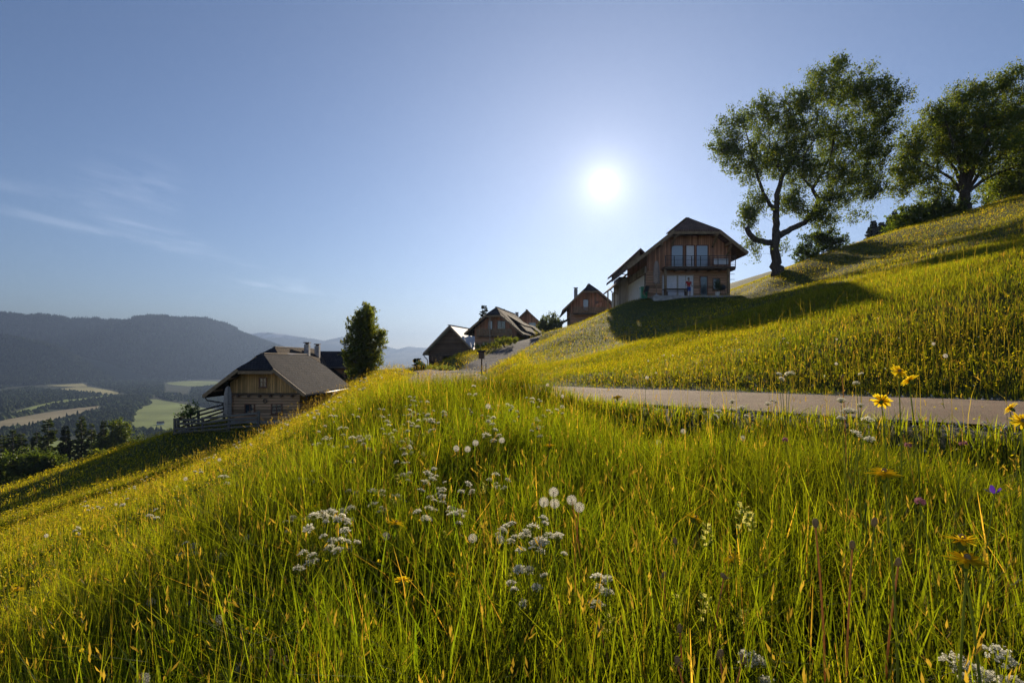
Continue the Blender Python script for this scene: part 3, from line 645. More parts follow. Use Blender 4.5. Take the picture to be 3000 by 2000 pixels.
# the upright tree behind the cabin
B3 = W(1064, 1130, 41); B3[2] = g1(B3[0], B3[1])-.1
R3 = rel(B3); Z3 = lambda a, b: (950+a*.2976, 880+b*.2976)
limbs3 = [[(0, 0, -.3, .16)]+[R3(*Z3(a, b), 41+dz, r) for a, b, r, dz in [(392,760,.14,0),(390,600,.12,0),(392,400,.09,0),(410,230,.05,0),(430,90,.02,0)]]]
lobes3 = lobes_px(B3, [(*Z3(a, b), rx*.2976, ry*.2976) for a, b, rx, ry in [(430,110,50,65),(400,190,105,75),(370,270,148,85),(400,360,180,85),(380,450,205,85),(370,540,200,85),(385,620,185,75),(380,690,155,62),(370,740,120,45),(560,340,30,30),(570,410,28,30)]], 41, .95)
broadleaf('deciduous_tree', 'upright oval tree with dense leaves behind the log cabin roof', 'tree', B3, limbs3, lobes3, 950, 42, .105, (.075, .1, .026), seed=13, spread=.26, warm=.3, shell=.5, twig=.018, up=.9)
bush('shrub', 'grey green willow bush beside the small brown house', 'shrub', 1612, 985, 79, [(1612,950,28,28),(1600,960,22,25),(1628,962,22,24)], 140, 50, .18, (.055, .075, .03), 25, spread=.45, up=1.0)
bush('shrub', 'leafy young bush growing inside the terrace fence', 'shrub', 556, 1252, 39.6, [(552,1215,14,20),(562,1195,9,18),(545,1222,12,16)], 46, 30, .09, (.045, .085, .025), 26, spread=.2)
for k, (px, py, rx, ry, lab) in enumerate([(1212,1092,24,8,'pale flowering shrub left of the road bend'),(1262,1084,20,9,'yellow green shrub at the foot of the barn'),(1305,1086,26,10,'low shrub with white blossom where the drive leaves the road'),(1232,1078,9,14,'small dark shrub on the edge left of the barn')]):
    bush('shrub', lab, 'shrub', px, py+6, 46 if k != 1 else 52, [(px,py,rx,ry),(px+rx*.5,py+3,rx*.6,ry*.7)], 60, 34, .1, [(.1,.12,.04),(.1,.13,.03),(.12,.15,.06),(.02,.035,.015)][k], 30+k, spread=.2)
bush('shrub', 'rank tall herbs on the bank between barn and drive', 'shrub', 1480, 1010, 62, [(1480,1002,40,9),(1430,1022,40,9),(1385,1045,40,9)], 150, 36, .13, (.08,.1,.02), 36, spread=.3)

def conifer(name, label, base, h, rad, seed, group=None, start=.08, dens=1.0, droop=.25, col=(.018, .032, .014), size=1.0, taper=.8, open_=.0):
    rng = np.random.default_rng(seed); root = thing(name, label, 'tree', base, 0, group); T = MB()
    lean = rng.normal(0, .012, 2)*h
    T.tube([(0, 0, -.5), (lean[0]*.4, lean[1]*.4, h*.5), (lean[0], lean[1], h)], [h*.016+.05, h*.011+.02, .02], 7)
    P = []; D = []; U = []; z = start*h
    while z < h*.985:
        f = (z/h-start)/(1-start); R = rad*((1-f)**taper)*(.75+.5*rng.random()); nb = int((5+rng.integers(0, 4))*dens)
        for k in range(nb):
            if rng.random() < open_: continue
            a = rng.random()*2*np.pi; l = R*(.6+.6*rng.random())+.12
            d = np.array([math.cos(a), math.sin(a), .25*f+.1-droop*(1-f)*1.4]); o = np.array([lean[0]*z/h, lean[1]*z/h, z])
            mid = o+d*l*.55+np.array([0, 0, -.05*l]); e = o+d*l+np.array([0, 0, .06*l])
            T.tube([o, mid, e], [.012+.006*l, .008+.004*l, .004], 3, cap=False)
            m = int(7+l*9)
            t_ = (.15+.85*(np.arange(m)+rng.random(m))/m)[:, None]
            p = o+(e-o)*t_+np.array([0, 0, -.05*l])*np.sin(t_*np.pi); sg = np.where(rng.random((m, 1)) < .5, -1, 1)
            s = np.array([-math.sin(a), math.cos(a), 0]); P.append(p); D.append(d*.7+s*sg*.75+np.array([0, 0, -.32])); U.append((.34+.4*(1-t_)*min(l, 2.2)+.14)*np.ones((m, 1)))
        z += h*.013*(.7+.6*rng.random())+.06
    P = np.vstack(P); D = np.vstack(D); D /= np.linalg.norm(D, axis=1)[:, None]; U = np.vstack(U)*size*.9; n = len(P)
    r = np.array([0, 0, 1.0])+rng.normal(0, .8, (n, 3)); sd = np.cross(D, r); sd /= np.linalg.norm(sd, axis=1)[:, None]+1e-9
    V = np.stack([P, P+D*U*.5+sd*U*.3, P+D*U*1.1, P+D*U*.5-sd*U*.3], 1).reshape(-1, 3); i = np.arange(n)*4
    T.build('trunk', M['bark'], root)
    np_obj('crown', V, np.stack([i, i+1, i+2, i+3], 1), M['needle'], root, np.repeat(leaf_col(n, col, rng, .4, .1), 4, 0))
    return root
# the row of conifers below the meadow: (px, top row, distance, height, radius, start, droop, tone, label)
CON = [
    (10,1268,112,13,3.2,.3,.1,1.3,'ragged pine cut by the picture edge in the conifer row'),
    (42,1255,110,15,2.7,.38,.1,1.1,'slim pine with two bare stems near the edge of the conifer row'),
    (70,1266,108,14,2.3,.4,.1,1.0,'shorter pine with thin crown between two slim pines'),
    (98,1262,110,14,2.2,.42,.15,1.0,'thin pine with a bare lower trunk and small top'),
    (143,1222,108,17,3.0,.3,.2,1.2,'tall pine with a broad crown left of the dark spruce'),
    (195,1243,104,15.5,3.4,.03,.45,.55,'darkest spruce of the row with branches down to the grass'),
    (238,1215,110,18,2.5,.25,.2,1.25,'tallest slim larch of the row with a straight bare stem'),
    (270,1238,112,16,2.3,.18,.2,1.2,'narrow pale green larch between two taller trees'),
    (296,1226,106,16,2.5,.1,.35,.8,'pointed spruce beside the round leafy tree')]
for k, (px, py, d, h, r, st, dr, tone, lab) in enumerate(CON):
    d += 62; top = W(px, py, d); h = top[2]-g1(top[0], d)+.2; conifer('conifer_tree', lab, (top[0], d, top[2]-h), h, r*1.6, 60+k, 'row of conifers below the meadow', st, .9, dr, tuple(np.array((.05, .068, .018))*tone), 1.35, .75 if st > .1 else .9, .25 if st > .15 else .05)
t_ = W(350, 1232, 168); b = np.array([t_[0], 168, g1(t_[0], 168)]); q = (t_[2]-b[2])/16.4
S_ = lambda *p: tuple(v*q if n_ < 3 else v*1.3 for n_, v in enumerate(p))
broadleaf('deciduous_tree', 'round leafy tree ending the row of conifers', 'tree', b, [[S_(0,0,-.5,.4),S_(0,0,5,.32),S_(.2,0,10,.2),S_(.3,0,15,.06)],[S_(0,0,6,.15),S_(-2,0,10,.08),S_(-2.6,0,12,.04)],[S_(0,0,6,.15),S_(2.2,0,9,.08),S_(3,0,11,.04)]],
          [tuple(v*q for v in l) for l in [(.1,0,14.2,2.0,2,2.2),(-1.6,0,11.5,2.4,2.4,2.4),(1.9,.3,11,2.3,2.4,2.6),(.3,-.5,8,3,2.6,2.6),(1.6,0,5.5,2.2,2,2)]], 520, 44, .42, (.05,.072,.018), 'row of conifers below the meadow', 1.1, 71, .1, .45)
for k, (px, py, rx, ry, c) in enumerate([(12,1375,45,50,(.06,.09,.018)),(70,1360,45,48,(.05,.075,.015)),(120,1362,40,42,(.045,.07,.015)),(160,1368,28,28,(.04,.06,.014)),(285,1345,22,20,(.08,.1,.02)),(20,1410,40,26,(.05,.08,.016))]):
    bush('shrub', ['round bright shrub under the pines at the edge of the row','bushy green shrub under the slim pines','dark green shrub under the tall broad pine','small shrub at the foot of the darkest spruce','yellow green shrub under the pale larch','low shrub in the corner below the pines'][k], 'shrub', px, py+ry, 104+k*.7, [(px,py,rx,ry),(px+rx*.5,py+ry*.3,rx*.7,ry*.7)], 130, 40, .3, c, 80+k, 'shrubs below the meadow', spread=.6)
top = W(1419, 893, 96); conifer('conifer_tree', 'thin dark spruce rising behind the roof of the middle house', (top[0], 96, top[2]-11), 11, 1.9, 91, None, .1, .8, .3, (.02,.032,.014), 1, .9, .2)
top = W(1225, 1050, 48); conifer('conifer_tree', 'small dark spruce on the edge left of the barn', (top[0], 48, top[2]-2.2), 2.2, .65, 92, None, .02, .9, .2, (.016,.026,.014), .5, .8)
rng_ = np.random.default_rng(93)
for k in range(11):
    px = 2545+k*11+rng_.normal(0, 4); d = 135+rng_.random()*25; tp = W(px, 655-k*3.2+rng_.normal(0, 8), d)
    conifer('conifer_tree', 'distant dark spruce in the small wood beyond the crest', (tp[0], d, tp[2]-10), 10, 2.6, 94+k, 'spruces of the wood beyond the crest', .02, .6, .3, (.02,.028,.016), 1.3, .9)

# ------------------------------------------------------------------ far woods and valley trees: one mass
def cone_trees(X, Y, Z, Hh, Rr, rng, broad):
    n = len(X); k = 6; a = np.linspace(0, 2*np.pi, k, endpoint=False)[None, :]+rng.random((n, 1))*6.28
    lv = [(.0, .75), (.3, 1.0), (.75, .62)]; V = np.empty((n, 3*k+1, 3))
    for j, (hz, rr) in enumerate(lv):
        rc = np.where(broad, rr, [1.0, .66, .3][j])[:, None]*Rr[:, None]*(.75+.5*rng.random((n, k)))
        V[:, j*k:(j+1)*k, 0] = X[:, None]+np.cos(a)*rc; V[:, j*k:(j+1)*k, 1] = Y[:, None]+np.sin(a)*rc; V[:, j*k:(j+1)*k, 2] = (Z+Hh*hz)[:, None]
    V[:, -1] = np.stack([X, Y, Z+Hh], 1); b = np.arange(n)[:, None]*(3*k+1); T_ = []
    for j in range(2):
        for i in range(k):
            p, q = j*k+i, j*k+(i+1) % k; T_ += [(p, q, q+k), (p, q+k, p+k)]
    for i in range(k): T_.append((2*k+i, 2*k+(i+1) % k, 3*k))
    return V.reshape(-1, 3), (b[:, :, None]+np.array(T_)[None]).reshape(-1, 3), 3*k+1
def inside(poly, x, y):
    p = np.array(poly); r = np.zeros(len(x), bool); j = len(p)-1
    for i in range(len(p)):
        c = ((p[i, 1] > y) != (p[j, 1] > y)) & (x < (p[j, 0]-p[i, 0])*(y-p[i, 1])/(p[j, 1]-p[i, 1]+1e-9)+p[i, 0]); r ^= c; j = i
    return r
def woods(name, label, X, Y, hmin, hmax, rad, broadp, col, seed, var=.45):
    rng = np.random.default_rng(seed); n = len(X); Z = gz(X, Y)-1; br = rng.random(n) < broadp; Hh = hmin+(hmax-hmin)*rng.random(n)
    V, Ft, k = cone_trees(X, Y, Z, Hh*np.where(br, .75, 1), rad*(.7+.6*rng.random(n))*np.where(br, 1.4, 1), rng, br)
    c = np.array(col)*(1-var+2*var*rng.random((n, 1)))*(.6+.8*fnoise(X/180, Y/180, seed)[:, None]); c = np.where(br[:, None], c*np.array([1.2, 1.2, 1.1]), c)
    o = np_obj(name, V, Ft, M['forest'], col=np.repeat(c, k, 0), smooth=True); return tag(o, label, 'wood', kind='stuff')
rg = np.random.default_rng(120)
n = 60000; X = rg.uniform(-6200, -900, n); Y = rg.uniform(4150, 5350, n); Zt = far_z(X, Y); k = (Zt > FLOOR+6) & (fnoise(X/260, Y/260, 33) > .24)
woods('forest', 'dark forest covering the long wooded ridge across the valley', X[k], Y[k], 20, 38, 7, .25, (.03, .045, .018), 121, .6)
n = 22000; X = rg.uniform(-4300, -2500, n); Y = rg.uniform(3000, 3750, n); Zt = far_z(X, Y); k = (Zt > FLOOR+4) & (fnoise(X/200, Y/200, 35) > .2)
woods('forest', 'forest on the nearer wooded spur above the valley', X[k], Y[k], 18, 34, 7, .3, (.04, .052, .02), 122, .6)
# tree belts between the fields: rows in the picture's valley, placed on its floor
BELTS = [[(0,1262),(120,1246),(292,1202),(330,1190),(430,1170),(440,1182),(395,1205),(385,1250),(330,1262),(200,1278),(60,1312),(0,1322)],
         [(0,1150),(90,1135),(180,1145),(330,1158),(310,1160),(150,1178),(40,1200),(0,1232)],[(60,1215),(160,1187),(335,1163),(440,1158),(445,1166),(330,1185),(150,1203),(0,1232),(0,1222)],
         [(0,1098),(90,1100),(230,1100),(340,1110),(345,1145),(262,1128),(235,1112),(125,1105),(70,1126),(0,1140)],[(340,1108),(480,1104),(560,1112),(480,1120),(480,1150),(560,1160),(600,1180),(500,1175),(445,1160),(350,1150)],
         [(560,1140),(700,1120),(760,1120),(760,1200),(600,1192),(560,1175)],[(340,1262),(385,1258),(500,1272),(620,1250),(700,1215),(760,1215),(760,1330),(340,1330)]]
XX_ = []; YY_ = []
for bl in BELTS:
    P = [on_floor(*p)[:2] for p in bl]; P = np.array(P); A = abs(.5*np.sum(P[:, 0]*np.roll(P[:, 1], 1)-P[:, 1]*np.roll(P[:, 0], 1)))
    m = int(min(16000, A/70*2)); lo, hi = P.min(0), P.max(0); x = rg.uniform(lo[0], hi[0], m); y = rg.uniform(lo[1], hi[1], m)
    k = inside(P, x, y) & (fnoise(x/90, y/90, 37) > .3) & (far_z(x, y) < FLOOR+8); XX_.append(x[k]); YY_.append(y[k])
woods('forest', 'belts of trees between the valley fields', np.concatenate(XX_), np.concatenate(YY_), 9, 19, 5.5, .7, (.055, .07, .035), 123)
# ------------------------------------------------------------------ houses
# local frame of a house: x to the right along the front, y into the depth, z up; front wall on y = 0
class Roof:
    """a steep roof: ridge over x0, eaves on both sides (which may hang to different heights), the gable tips clipped by small hips"""
    def __init__(s, x0, zr, xl, zl, xr, zr_, wh, zh, yf, yb, db, t=.2, back_hip=True):
        s.x0, s.zr, s.xl, s.zl, s.xr, s.zrr, s.wh, s.zh, s.yf, s.yb, s.db, s.t, s.bh = x0, zr, xl, zl, xr, zr_, wh, zh, yf, yb, db, t, back_hip
    def under(s, x):
        xa = [s.xl, s.x0-s.wh, s.x0+s.wh, s.xr] if s.wh else [s.xl, s.x0, s.xr]
        za = [s.zl, s.zh, s.zh, s.zrr] if s.wh else [s.zl, s.zr, s.zrr]
        return float(np.interp(x, xa, za))-s.t-.02
    def slopes(s):
        hy = s.yb-s.db if s.bh and s.wh else s.yb; f = s.yf+s.db if s.wh else s.yf
        out = []
        for sg, xe, ze in ((-1, s.xl, s.zl), (1, s.xr, s.zrr)):
            P = [(xe, s.yf, ze)]
            if s.wh: P.append((s.x0+sg*s.wh, s.yf, s.zh))
            P += [(s.x0, f, s.zr), (s.x0, hy, s.zr)]
            if s.wh and s.bh: P.append((s.x0+sg*s.wh, s.yb, s.zh))
            P.append((xe, s.yb, ze)); out.append(P if sg > 0 else P[::-1])
        return out
    def build(s, mat, parent, hipmat=None):
        mb = MB()
        for P in s.slopes():                       # planar because the hip corners lie on the slope
            mb.slab(P, s.t)
        o = mb.build('roof', mat, parent)
        if s.wh:
            h = MB().slab([(s.x0-s.wh-.08, s.yf-.06, s.zh-.03), (s.x0+s.wh+.08, s.yf-.06, s.zh-.03), (s.x0, s.yf+s.db, s.zr+.03)], .16)
            if s.bh: MB().slab([(s.x0+s.wh, s.yb, s.zh), (s.x0-s.wh, s.yb, s.zh), (s.x0, s.yb-s.db, s.zr+.03)], .16).build('roof_hip', hipmat or mat, o)
            h.build('roof_hip', hipmat or mat, o)
        rc = MB(); f = s.yf+s.db if s.wh else s.yf; rc.bar((s.x0-.1, f+.05, s.zr+.05), (s.x0-.1, (s.yb-s.db if s.wh else s.yb)-.05, s.zr+.05), .34, .06); rc.build('ridge_cap', M['ridge'], o)
        return o
    def barge(s, mat, parent, w=.06, h=.24):
        for sg in (-1, 1):
            xe, ze = (s.xl, s.zl) if sg < 0 else (s.xr, s.zrr); top = (s.x0+sg*s.wh, s.yf-.035, s.zh-s.t*.6) if s.wh else (s.x0, s.yf-.035, s.zr-s.t*.6)
            MB().bar((xe, s.yf-.035, ze-s.t*.6), top, w, h).build('barge_board', mat, parent)
        if s.wh: MB().box(s.x0-s.wh, s.x0+s.wh, s.yf-.03, s.yf+.1, s.zh-.42, s.zh-.2).build('fascia', mat, parent)
    def gutter(s, side, parent, wallx, drop=0.0):
        xe, ze = (s.xl, s.zl) if side < 0 else (s.xr, s.zrr); x = xe+side*.05
        g_ = MB().tube([(x, s.yf+.05, ze-.16), (x, s.yb-.05, ze-.19)], .075, 8).build('gutter', M['metal'], parent)
        MB().tube([(x, s.yf+.35, ze-.2), (x-side*.12, s.yf+.38, ze-.42), (wallx+side*.14, s.yf+.75, ze-.68)]+([(wallx+side*.12, s.yf+.95, ze-.9), (wallx+side*.12, s.yf+.95, drop)] if drop else []), .05, 7).build('downpipe', M['metal'], g_)
def front_wall(name, r, xl, xr, z0, z1, y0, y1, mat, parent, clip=True):
    """a block of wall from z0 to z1 or, with clip, up to the roof"""
    if clip:
        bx = sorted([xl, xr]+[x for x in ((r.x0-r.wh, r.x0+r.wh) if r.wh else (r.x0,)) if xl < x < xr])
        P = [(xr, y0, z0), (xl, y0, z0)]+[(x, y0, r.under(x)) for x in bx]
        return MB().prism([P[1], P[0]]+P[2:][::-1], (0, y1-y0, 0)).build(name, mat, parent)
    return MB().box(xl, xr, y0, y1, z0, z1).build(name, mat, parent)
def window(parent, x0, x1, z0, z1, y=0.0, fr='frame_red', gl='glass', bars=(1, 1), fw=.07, name='window', sill=True, curtain=None):
    """frame standing proud of the wall face y (towards -y), pane inside it"""
    f = MB(); a = y-.06; b = y+.02
    f.box(x0, x0+fw, a, b, z0, z1); f.box(x1-fw, x1, a, b, z0, z1); f.box(x0+fw, x1-fw, a, b, z0, z0+fw); f.box(x0+fw, x1-fw, a, b, z1-fw, z1)
    for i in range(1, bars[0]+1):
        c = x0+(x1-x0)*i/(bars[0]+1); f.box(c-.022, c+.022, a+.015, b, z0+fw, z1-fw)
    for i in range(1, bars[1]+1):
        c = z0+(z1-z0)*i/(bars[1]+1); f.box(x0+fw, x1-fw, a+.02, b-.005, c-.016, c+.016)
    o = f.build(name, M[fr], parent)
    MB().box(x0+fw*.8, x1-fw*.8, y-.018, y+.01, z0+fw*.8, z1-fw*.8).build('pane', M[gl], o)
    if curtain: MB().box(x0+fw, x0+fw+(x1-x0)*.3, y-.026, y-.019, z0+fw, z1-fw).build('curtain', M[curtain], o)
    if sill: MB().box(x0-.05, x1+.05, y-.14, y-.061, z0-.05, z0).build('sill', M[fr], o)
    return o
def chimney(parent, x, y, z0, z1, w=.5, mat='plaster'):
    c = MB().box(x-w/2, x+w/2, y-w/2, y+w/2, z0, z1).build('chimney', M[mat], parent)
    MB().box(x-w*.62, x+w*.62, y-w*.62, y+w*.62, z1+.14, z1+.24).box(x-w*.3, x+w*.3, y-w*.3, y+w*.3, z1, z1+.14).build('chimney_cap', M['darkbeam'], c)
def parasol(label, loc, h, mat, seed=0, base=True):
    t_ = thing('parasol', label, 'parasol', loc)
    MB().tube([(0, 0, 0), (0, 0, h+.08)], .035, 8).build('pole', M['beam'], t_)
    rng = np.random.default_rng(seed); n = 20; V = []; prof = [(.07, h), (.13, h-.12), (.19, h-.5), (.23, h-1.1), (.22, h-1.5), (.25, h-1.95), (.2, h-2.02)]
    for i, (r, z) in enumerate(prof):
        for k in range(n):
            a = 2*math.pi*k/n; rr = r*(1+.32*math.cos(5*a+.2*i))*(.9+.2*rng.random()); V.append((rr*math.cos(a), rr*math.sin(a), z+.04*math.cos(5*a)*i/6))
    mb = MB(); mb.add(V, [(i*n+k, i*n+(k+1) % n, (i+1)*n+(k+1) % n, (i+1)*n+k) for i in range(len(prof)-1) for k in range(n)], True); mb.build('canopy', M[mat], t_)
    MB().tube([(.24*math.cos(a*.7), .24*math.sin(a*.7), h-1.25) for a in range(10)], .014, 5).build('strap', M['darkbeam'], t_)
    if base: MB().lathe([(.28, 0), (.28, .07), (.06, .12), (.04, .3)], (0, 0, 0), 14).build('foot', M['stone'], t_)
    return t_

# ---- the log cabin on the left slope
cab = thing('log_cabin', 'log cabin with a boarded gable and mossy shingle roof behind the rail fence', 'cabin', (-18.3, 42.2, -4.85), 0)
zc = lambda z: z+4.85
r = Roof(-.2, zc(.35), -3.95, zc(-2.62), 3.38, zc(-2.55), 1.25, zc(-.69), -1.2, 10.4, 1.3, .2)
rf = r.build(M['shingle_dark'], cab); r.barge(M['beam'], cab); r.gutter(-1, cab, -2.5); r.gutter(1, cab, 2.5)
MB().box(-2.6, 2.6, .04, 9.4, -.6, .25).build('foundation', M['stone'], cab)
front_wall('log_wall', r, -2.5, 2.5, .25, 2.25, .0, 9.3, M['log'], cab, clip=False)
front_wall('gable_wall', r, -2.56, 2.56, 2.253, None, -.05, 9.25, M['larch'], cab)
MB().box(-2.7, 2.7, -.11, -.05, 2.16, 2.3).build('gable_beam', M['darkbeam'], cab)
for i in range(6): MB().box(-2.05+i*.8, -1.9+i*.8, -.22, -.03, 2.0, 2.15).build('beam_end', M['darkbeam'], cab)
for sg in (-1, 1):                                  # corner posts of crossing logs
    for i in range(9): MB().box(sg*2.5-.12, sg*2.5+.12, -.14, -.002, .3+i*.215, .47+i*.215).build('log_end', M['log'], cab)
for (a, b_, c_, d_) in ((-1.52,-.76,.72,1.5), (.44,1.27,.72,1.52)): window(cab, a, b_, c_, d_, 0, 'frame_red', 'glass', (1, 0))
window(cab, -.42, .16, 2.72, 3.45, -.05, 'frame_red', 'glass', (1, 1))
wr = MB(); wr.tube([(.0+.13*math.cos(a*math.pi/6), -.05, 1.7+.13*math.sin(a*math.pi/6)) for a in range(13)], .035, 6); wr.build('wreath', M['darkbeam'], cab)
for xp in (-3.2, -2.1, -1.1, 2.05, 2.85): MB().bar((xp, -1.12, r.under(xp)-.06), (xp, .0, r.under(xp)-.06), .12, .14).build('rafter', M['beam'], cab)
# ---- the cabin behind it, only its roof showing
c2 = thing('log_cabin', 'cabin behind the log cabin with two chimneys and a pale roof panel', 'cabin', (-22.75, 54.2, -3.9), 0)
r2 = Roof(0, 5.0, -1.9, 3.44, 4.3, 1.47, 1.0, 4.18, -1.2, 12.5, 1.5, .22)
rf2 = r2.build(M['shingle_brown'], c2, M['shingle_dark']); r2.barge(M['beam'], c2)
front_wall('wall', r2, -1.5, 3, -.6, None, 0, 11, M['log'], c2)
window(c2, -.4, .4, 2.6, 3.3, 0)
MB().slab([(.95, 1.0, 4.42), (2.1, 1.0, 3.49), (2.1, 5.5, 3.49), (.95, 5.5, 4.42)], .05).build('roof_panel', M['slate_panel'], rf2)
chimney(rf2, .9, 6.5, 3.6, 5.4, .5, 'stone'); chimney(rf2, 1.0, 9.4, 3.6, 5.3, .5, 'stone')
# ---- the long low house behind
c3 = thing('long_house', 'long low house with a dark roof behind the upright tree', 'house', (-20.9, 64, -2.9), 0)
rr3 = MB().slab([(-4, -1, 2.0), (4.4, -1, 2.0), (4.4, 2.2, 3.75), (-4, 2.2, 3.75)], .2).slab([(-4, 5.4, 2.0), (-4, 2.2, 3.75), (4.4, 2.2, 3.75), (4.4, 5.4, 2.0)], .2)
o3 = rr3.build('roof', M['shingle_dark'], c3); MB().tube([(-4, -1.08, 1.86), (4.4, -1.08, 1.86)], .08, 8).build('gutter', M['metal'], o3)
MB().box(-3.6, 4, 0, 4.4, -.8, 2.25).build('wall', M['redlog'], c3)
window(c3, .4, 1.1, .6, 1.5, 0); window(c3, 2.2, 2.9, .6, 1.5, 0)
dr_ = MB().box(3.2, 3.9, -.05, .03, -.5, 1.55).build('door', M['curtain'], c3); MB().box(3.3, 3.36, -.1, -.051, .5, .62).build('handle', M['metal'], dr_)

# ---- barn with the shining roof
bn = thing('barn', 'dark timber barn with a bright sheet roof and an open lower bay', 'barn', (-8.95, 85.0, -1.5), math.radians(-12)); bn.scale = (1.23, 1.23, 1.23)
rb = Roof(0, 5.2, -3.35, 1.85, 3.35, 1.85, 0, 0, -1.0, 13, 0, .16)
rf4 = rb.build(M['sheetmetal'], bn); rb.barge(M['ridge'], bn, .05, .2); rb.gutter(-1, bn, -3, .2)
MB().box(-3.0, 3.0, 0, 12, 1.55, 2.05).build('tie_beam', M['darkbeam'], bn)
front_wall('gable_wall', rb, -3.05, 3.05, 2.054, None, -.04, 12, M['oldwood'], bn)
MB().box(-3.0, 3.0, 7, 12, -.6, 1.55).box(-3.0, -2.75, 0, 7, -.6, 1.55).box(2.75, 3.0, 0, 7, -.6, 1.55).build('lower_wall', M['oldwood_v'], bn)
for x in (-2.86, -1.9, .4, 2.86): MB().box(x-.1, x+.1, -.12, .0, -.6, 1.55).build('post', M['darkbeam'], bn)
MB().box(-2.75, -1.2, .03, .1, .9, 1.5).build('board_panel', M['oldwood_v'], bn)
MB().bar((2.9, -.2, -.2), (3.2, -.7, 2.0), .08).build('brace', M['beam'], bn)
MB().box(-1.4, 1.2, -.2, -.12, 3.35, 3.45).build('gable_ledge', M['darkbeam'], bn)
# a blue covered trailer in the open bay of the barn
tr = thing('trailer', 'dark blue covered trailer standing in the open bay of the barn', 'trailer', (-8.7, 86.6, -1.35), math.radians(-12))
tb = MB(); tb.box(-1.2, 1.2, -.2, 2.6, .42, .62); tb.build('chassis', M['metal'], tr)
P_ = [(-1.15, -.15, .63), (1.15, -.15, .63), (1.12, -.12, 1.18), (.8, -.1, 1.36), (-.8, -.1, 1.36), (-1.12, -.12, 1.18)]
M['tarp'] = plain('blue_tarpaulin', (.035, .05, .12), .5, .2, 4); MB().prism(P_, (0, 2.6, 0)).build('cover', M['tarp'], tr)
for sg in (-1, 1):
    wq = MB(); wq.tube([(sg*1.22, 1.2, .34), (sg*1.38, 1.2, .34)], .33, 14); w_ = wq.build('wheel', M['dark_plastic'], tr); MB().tube([(sg*1.385, 1.2, .34), (sg*1.40, 1.2, .34)], .17, 10).build('rim', M['curtain'], w_)

# ---- house with the great shingled roof
hd = thing('farm_house', 'brown timber house with a big sweeping shingle roof and balcony next to the barn', 'house', (-2.2, 74.3, .95), math.radians(-12)); hd.scale = (.938, .938, .938)
rd = Roof(0, 6.2, -4.1, 2.5, 4.3, 2.3, .95, 5.1, -1.3, 15.5, 2.0, .24)
rf5 = rd.build(M['shingle_brown'], hd, M['shingle_dark']); rd.barge(M['beam'], hd, .07, .26)
front_wall('lower_wall', rd, -2.95, 3.0, -.8, 2.15, .04, 14, M['redlog'], hd, clip=False)
front_wall('gable_wall', rd, -3.02, 3.06, 2.154, None, 0, 14, M['redwood'], hd)
window(hd, -1.0, -.35, 3.0, 4.25, 0, 'frame_red', 'glass_sky', (0, 0)); window(hd, .3, 1.5, 2.5, 4.25, 0, 'frame_red', 'glass', (1, 0)); window(hd, -1.9, -1.1, .4, 1.3, .04); window(hd, 1.0, 1.8, .4, 1.3, .04)
bl = MB().box(-2.4, 2.6, -1.05, -.002, 2.0, 2.15).build('balcony', M['darkbeam'], hd)
rl = MB()
for i in range(24): rl.box(-2.36+i*.21, -2.22+i*.21, -1.05, -1.02, 2.16, 3.0)
rl.box(-2.4, 2.6, -1.07, -1.0, 3.0, 3.07); rl.build('railing', M['beam'], bl)
MB().box(-.55, -.4, -1.2, -1.06, -.5, 4.6).build('post', M['ridge'], hd)
MB().box(-1.3, -.1, -.16, -.06, .95, 1.02).build('ledge', M['ridge'], hd)
MB().slab([(.9, 3.2, 5.35), (3.6, 2.6, 3.75), (3.9, 8.6, 3.75), (.9, 8.6, 5.35)], .2).build('dormer_roof', M['shingle_brown'], rf5)
wg = MB().slab([(3.2, 9, 4.2), (7.0, 8.2, 1.2), (7.2, 14, 1.2), (3.2, 14, 4.2)], .2).build('side_roof', M['shingle_brown'], hd); MB().box(3.1, 6.2, 9.4, 13.6, -.2, 1.75).build('side_wall', M['oldwood_v'], wg)
chimney(rf5, -1.0, 9, 4.5, 6.4, .5, 'stone')
# ---- small house further back
he = thing('farm_house', 'small brown gabled house peeping up behind the big shingle roof', 'house', (2.85, 106, 3.4), math.radians(-6))
re_ = Roof(0, 5.6, -4.0, 1.9, 4.4, 1.55, 0, 0, -1.1, 10, 0, .22); rf6 = re_.build(M['shingle_brown'], he); re_.barge(M['beam'], he)
front_wall('wall', re_, -3, 3.2, -1.5, None, 0, 9, M['redwood'], he); window(he, .3, 1.6, 2.2, 3.3, 0, 'frame_light', 'glass_sky', (1, 0)); MB().box(-1.6, 2.2, -.9, -.002, 1.5, 1.62).box(-1.6, 2.2, -.92, -.86, 1.62, 2.3).build('balcony', M['darkbeam'], he)
chimney(rf6, -2.1, 1.6, 3.2, 5.1, .6, 'stone')
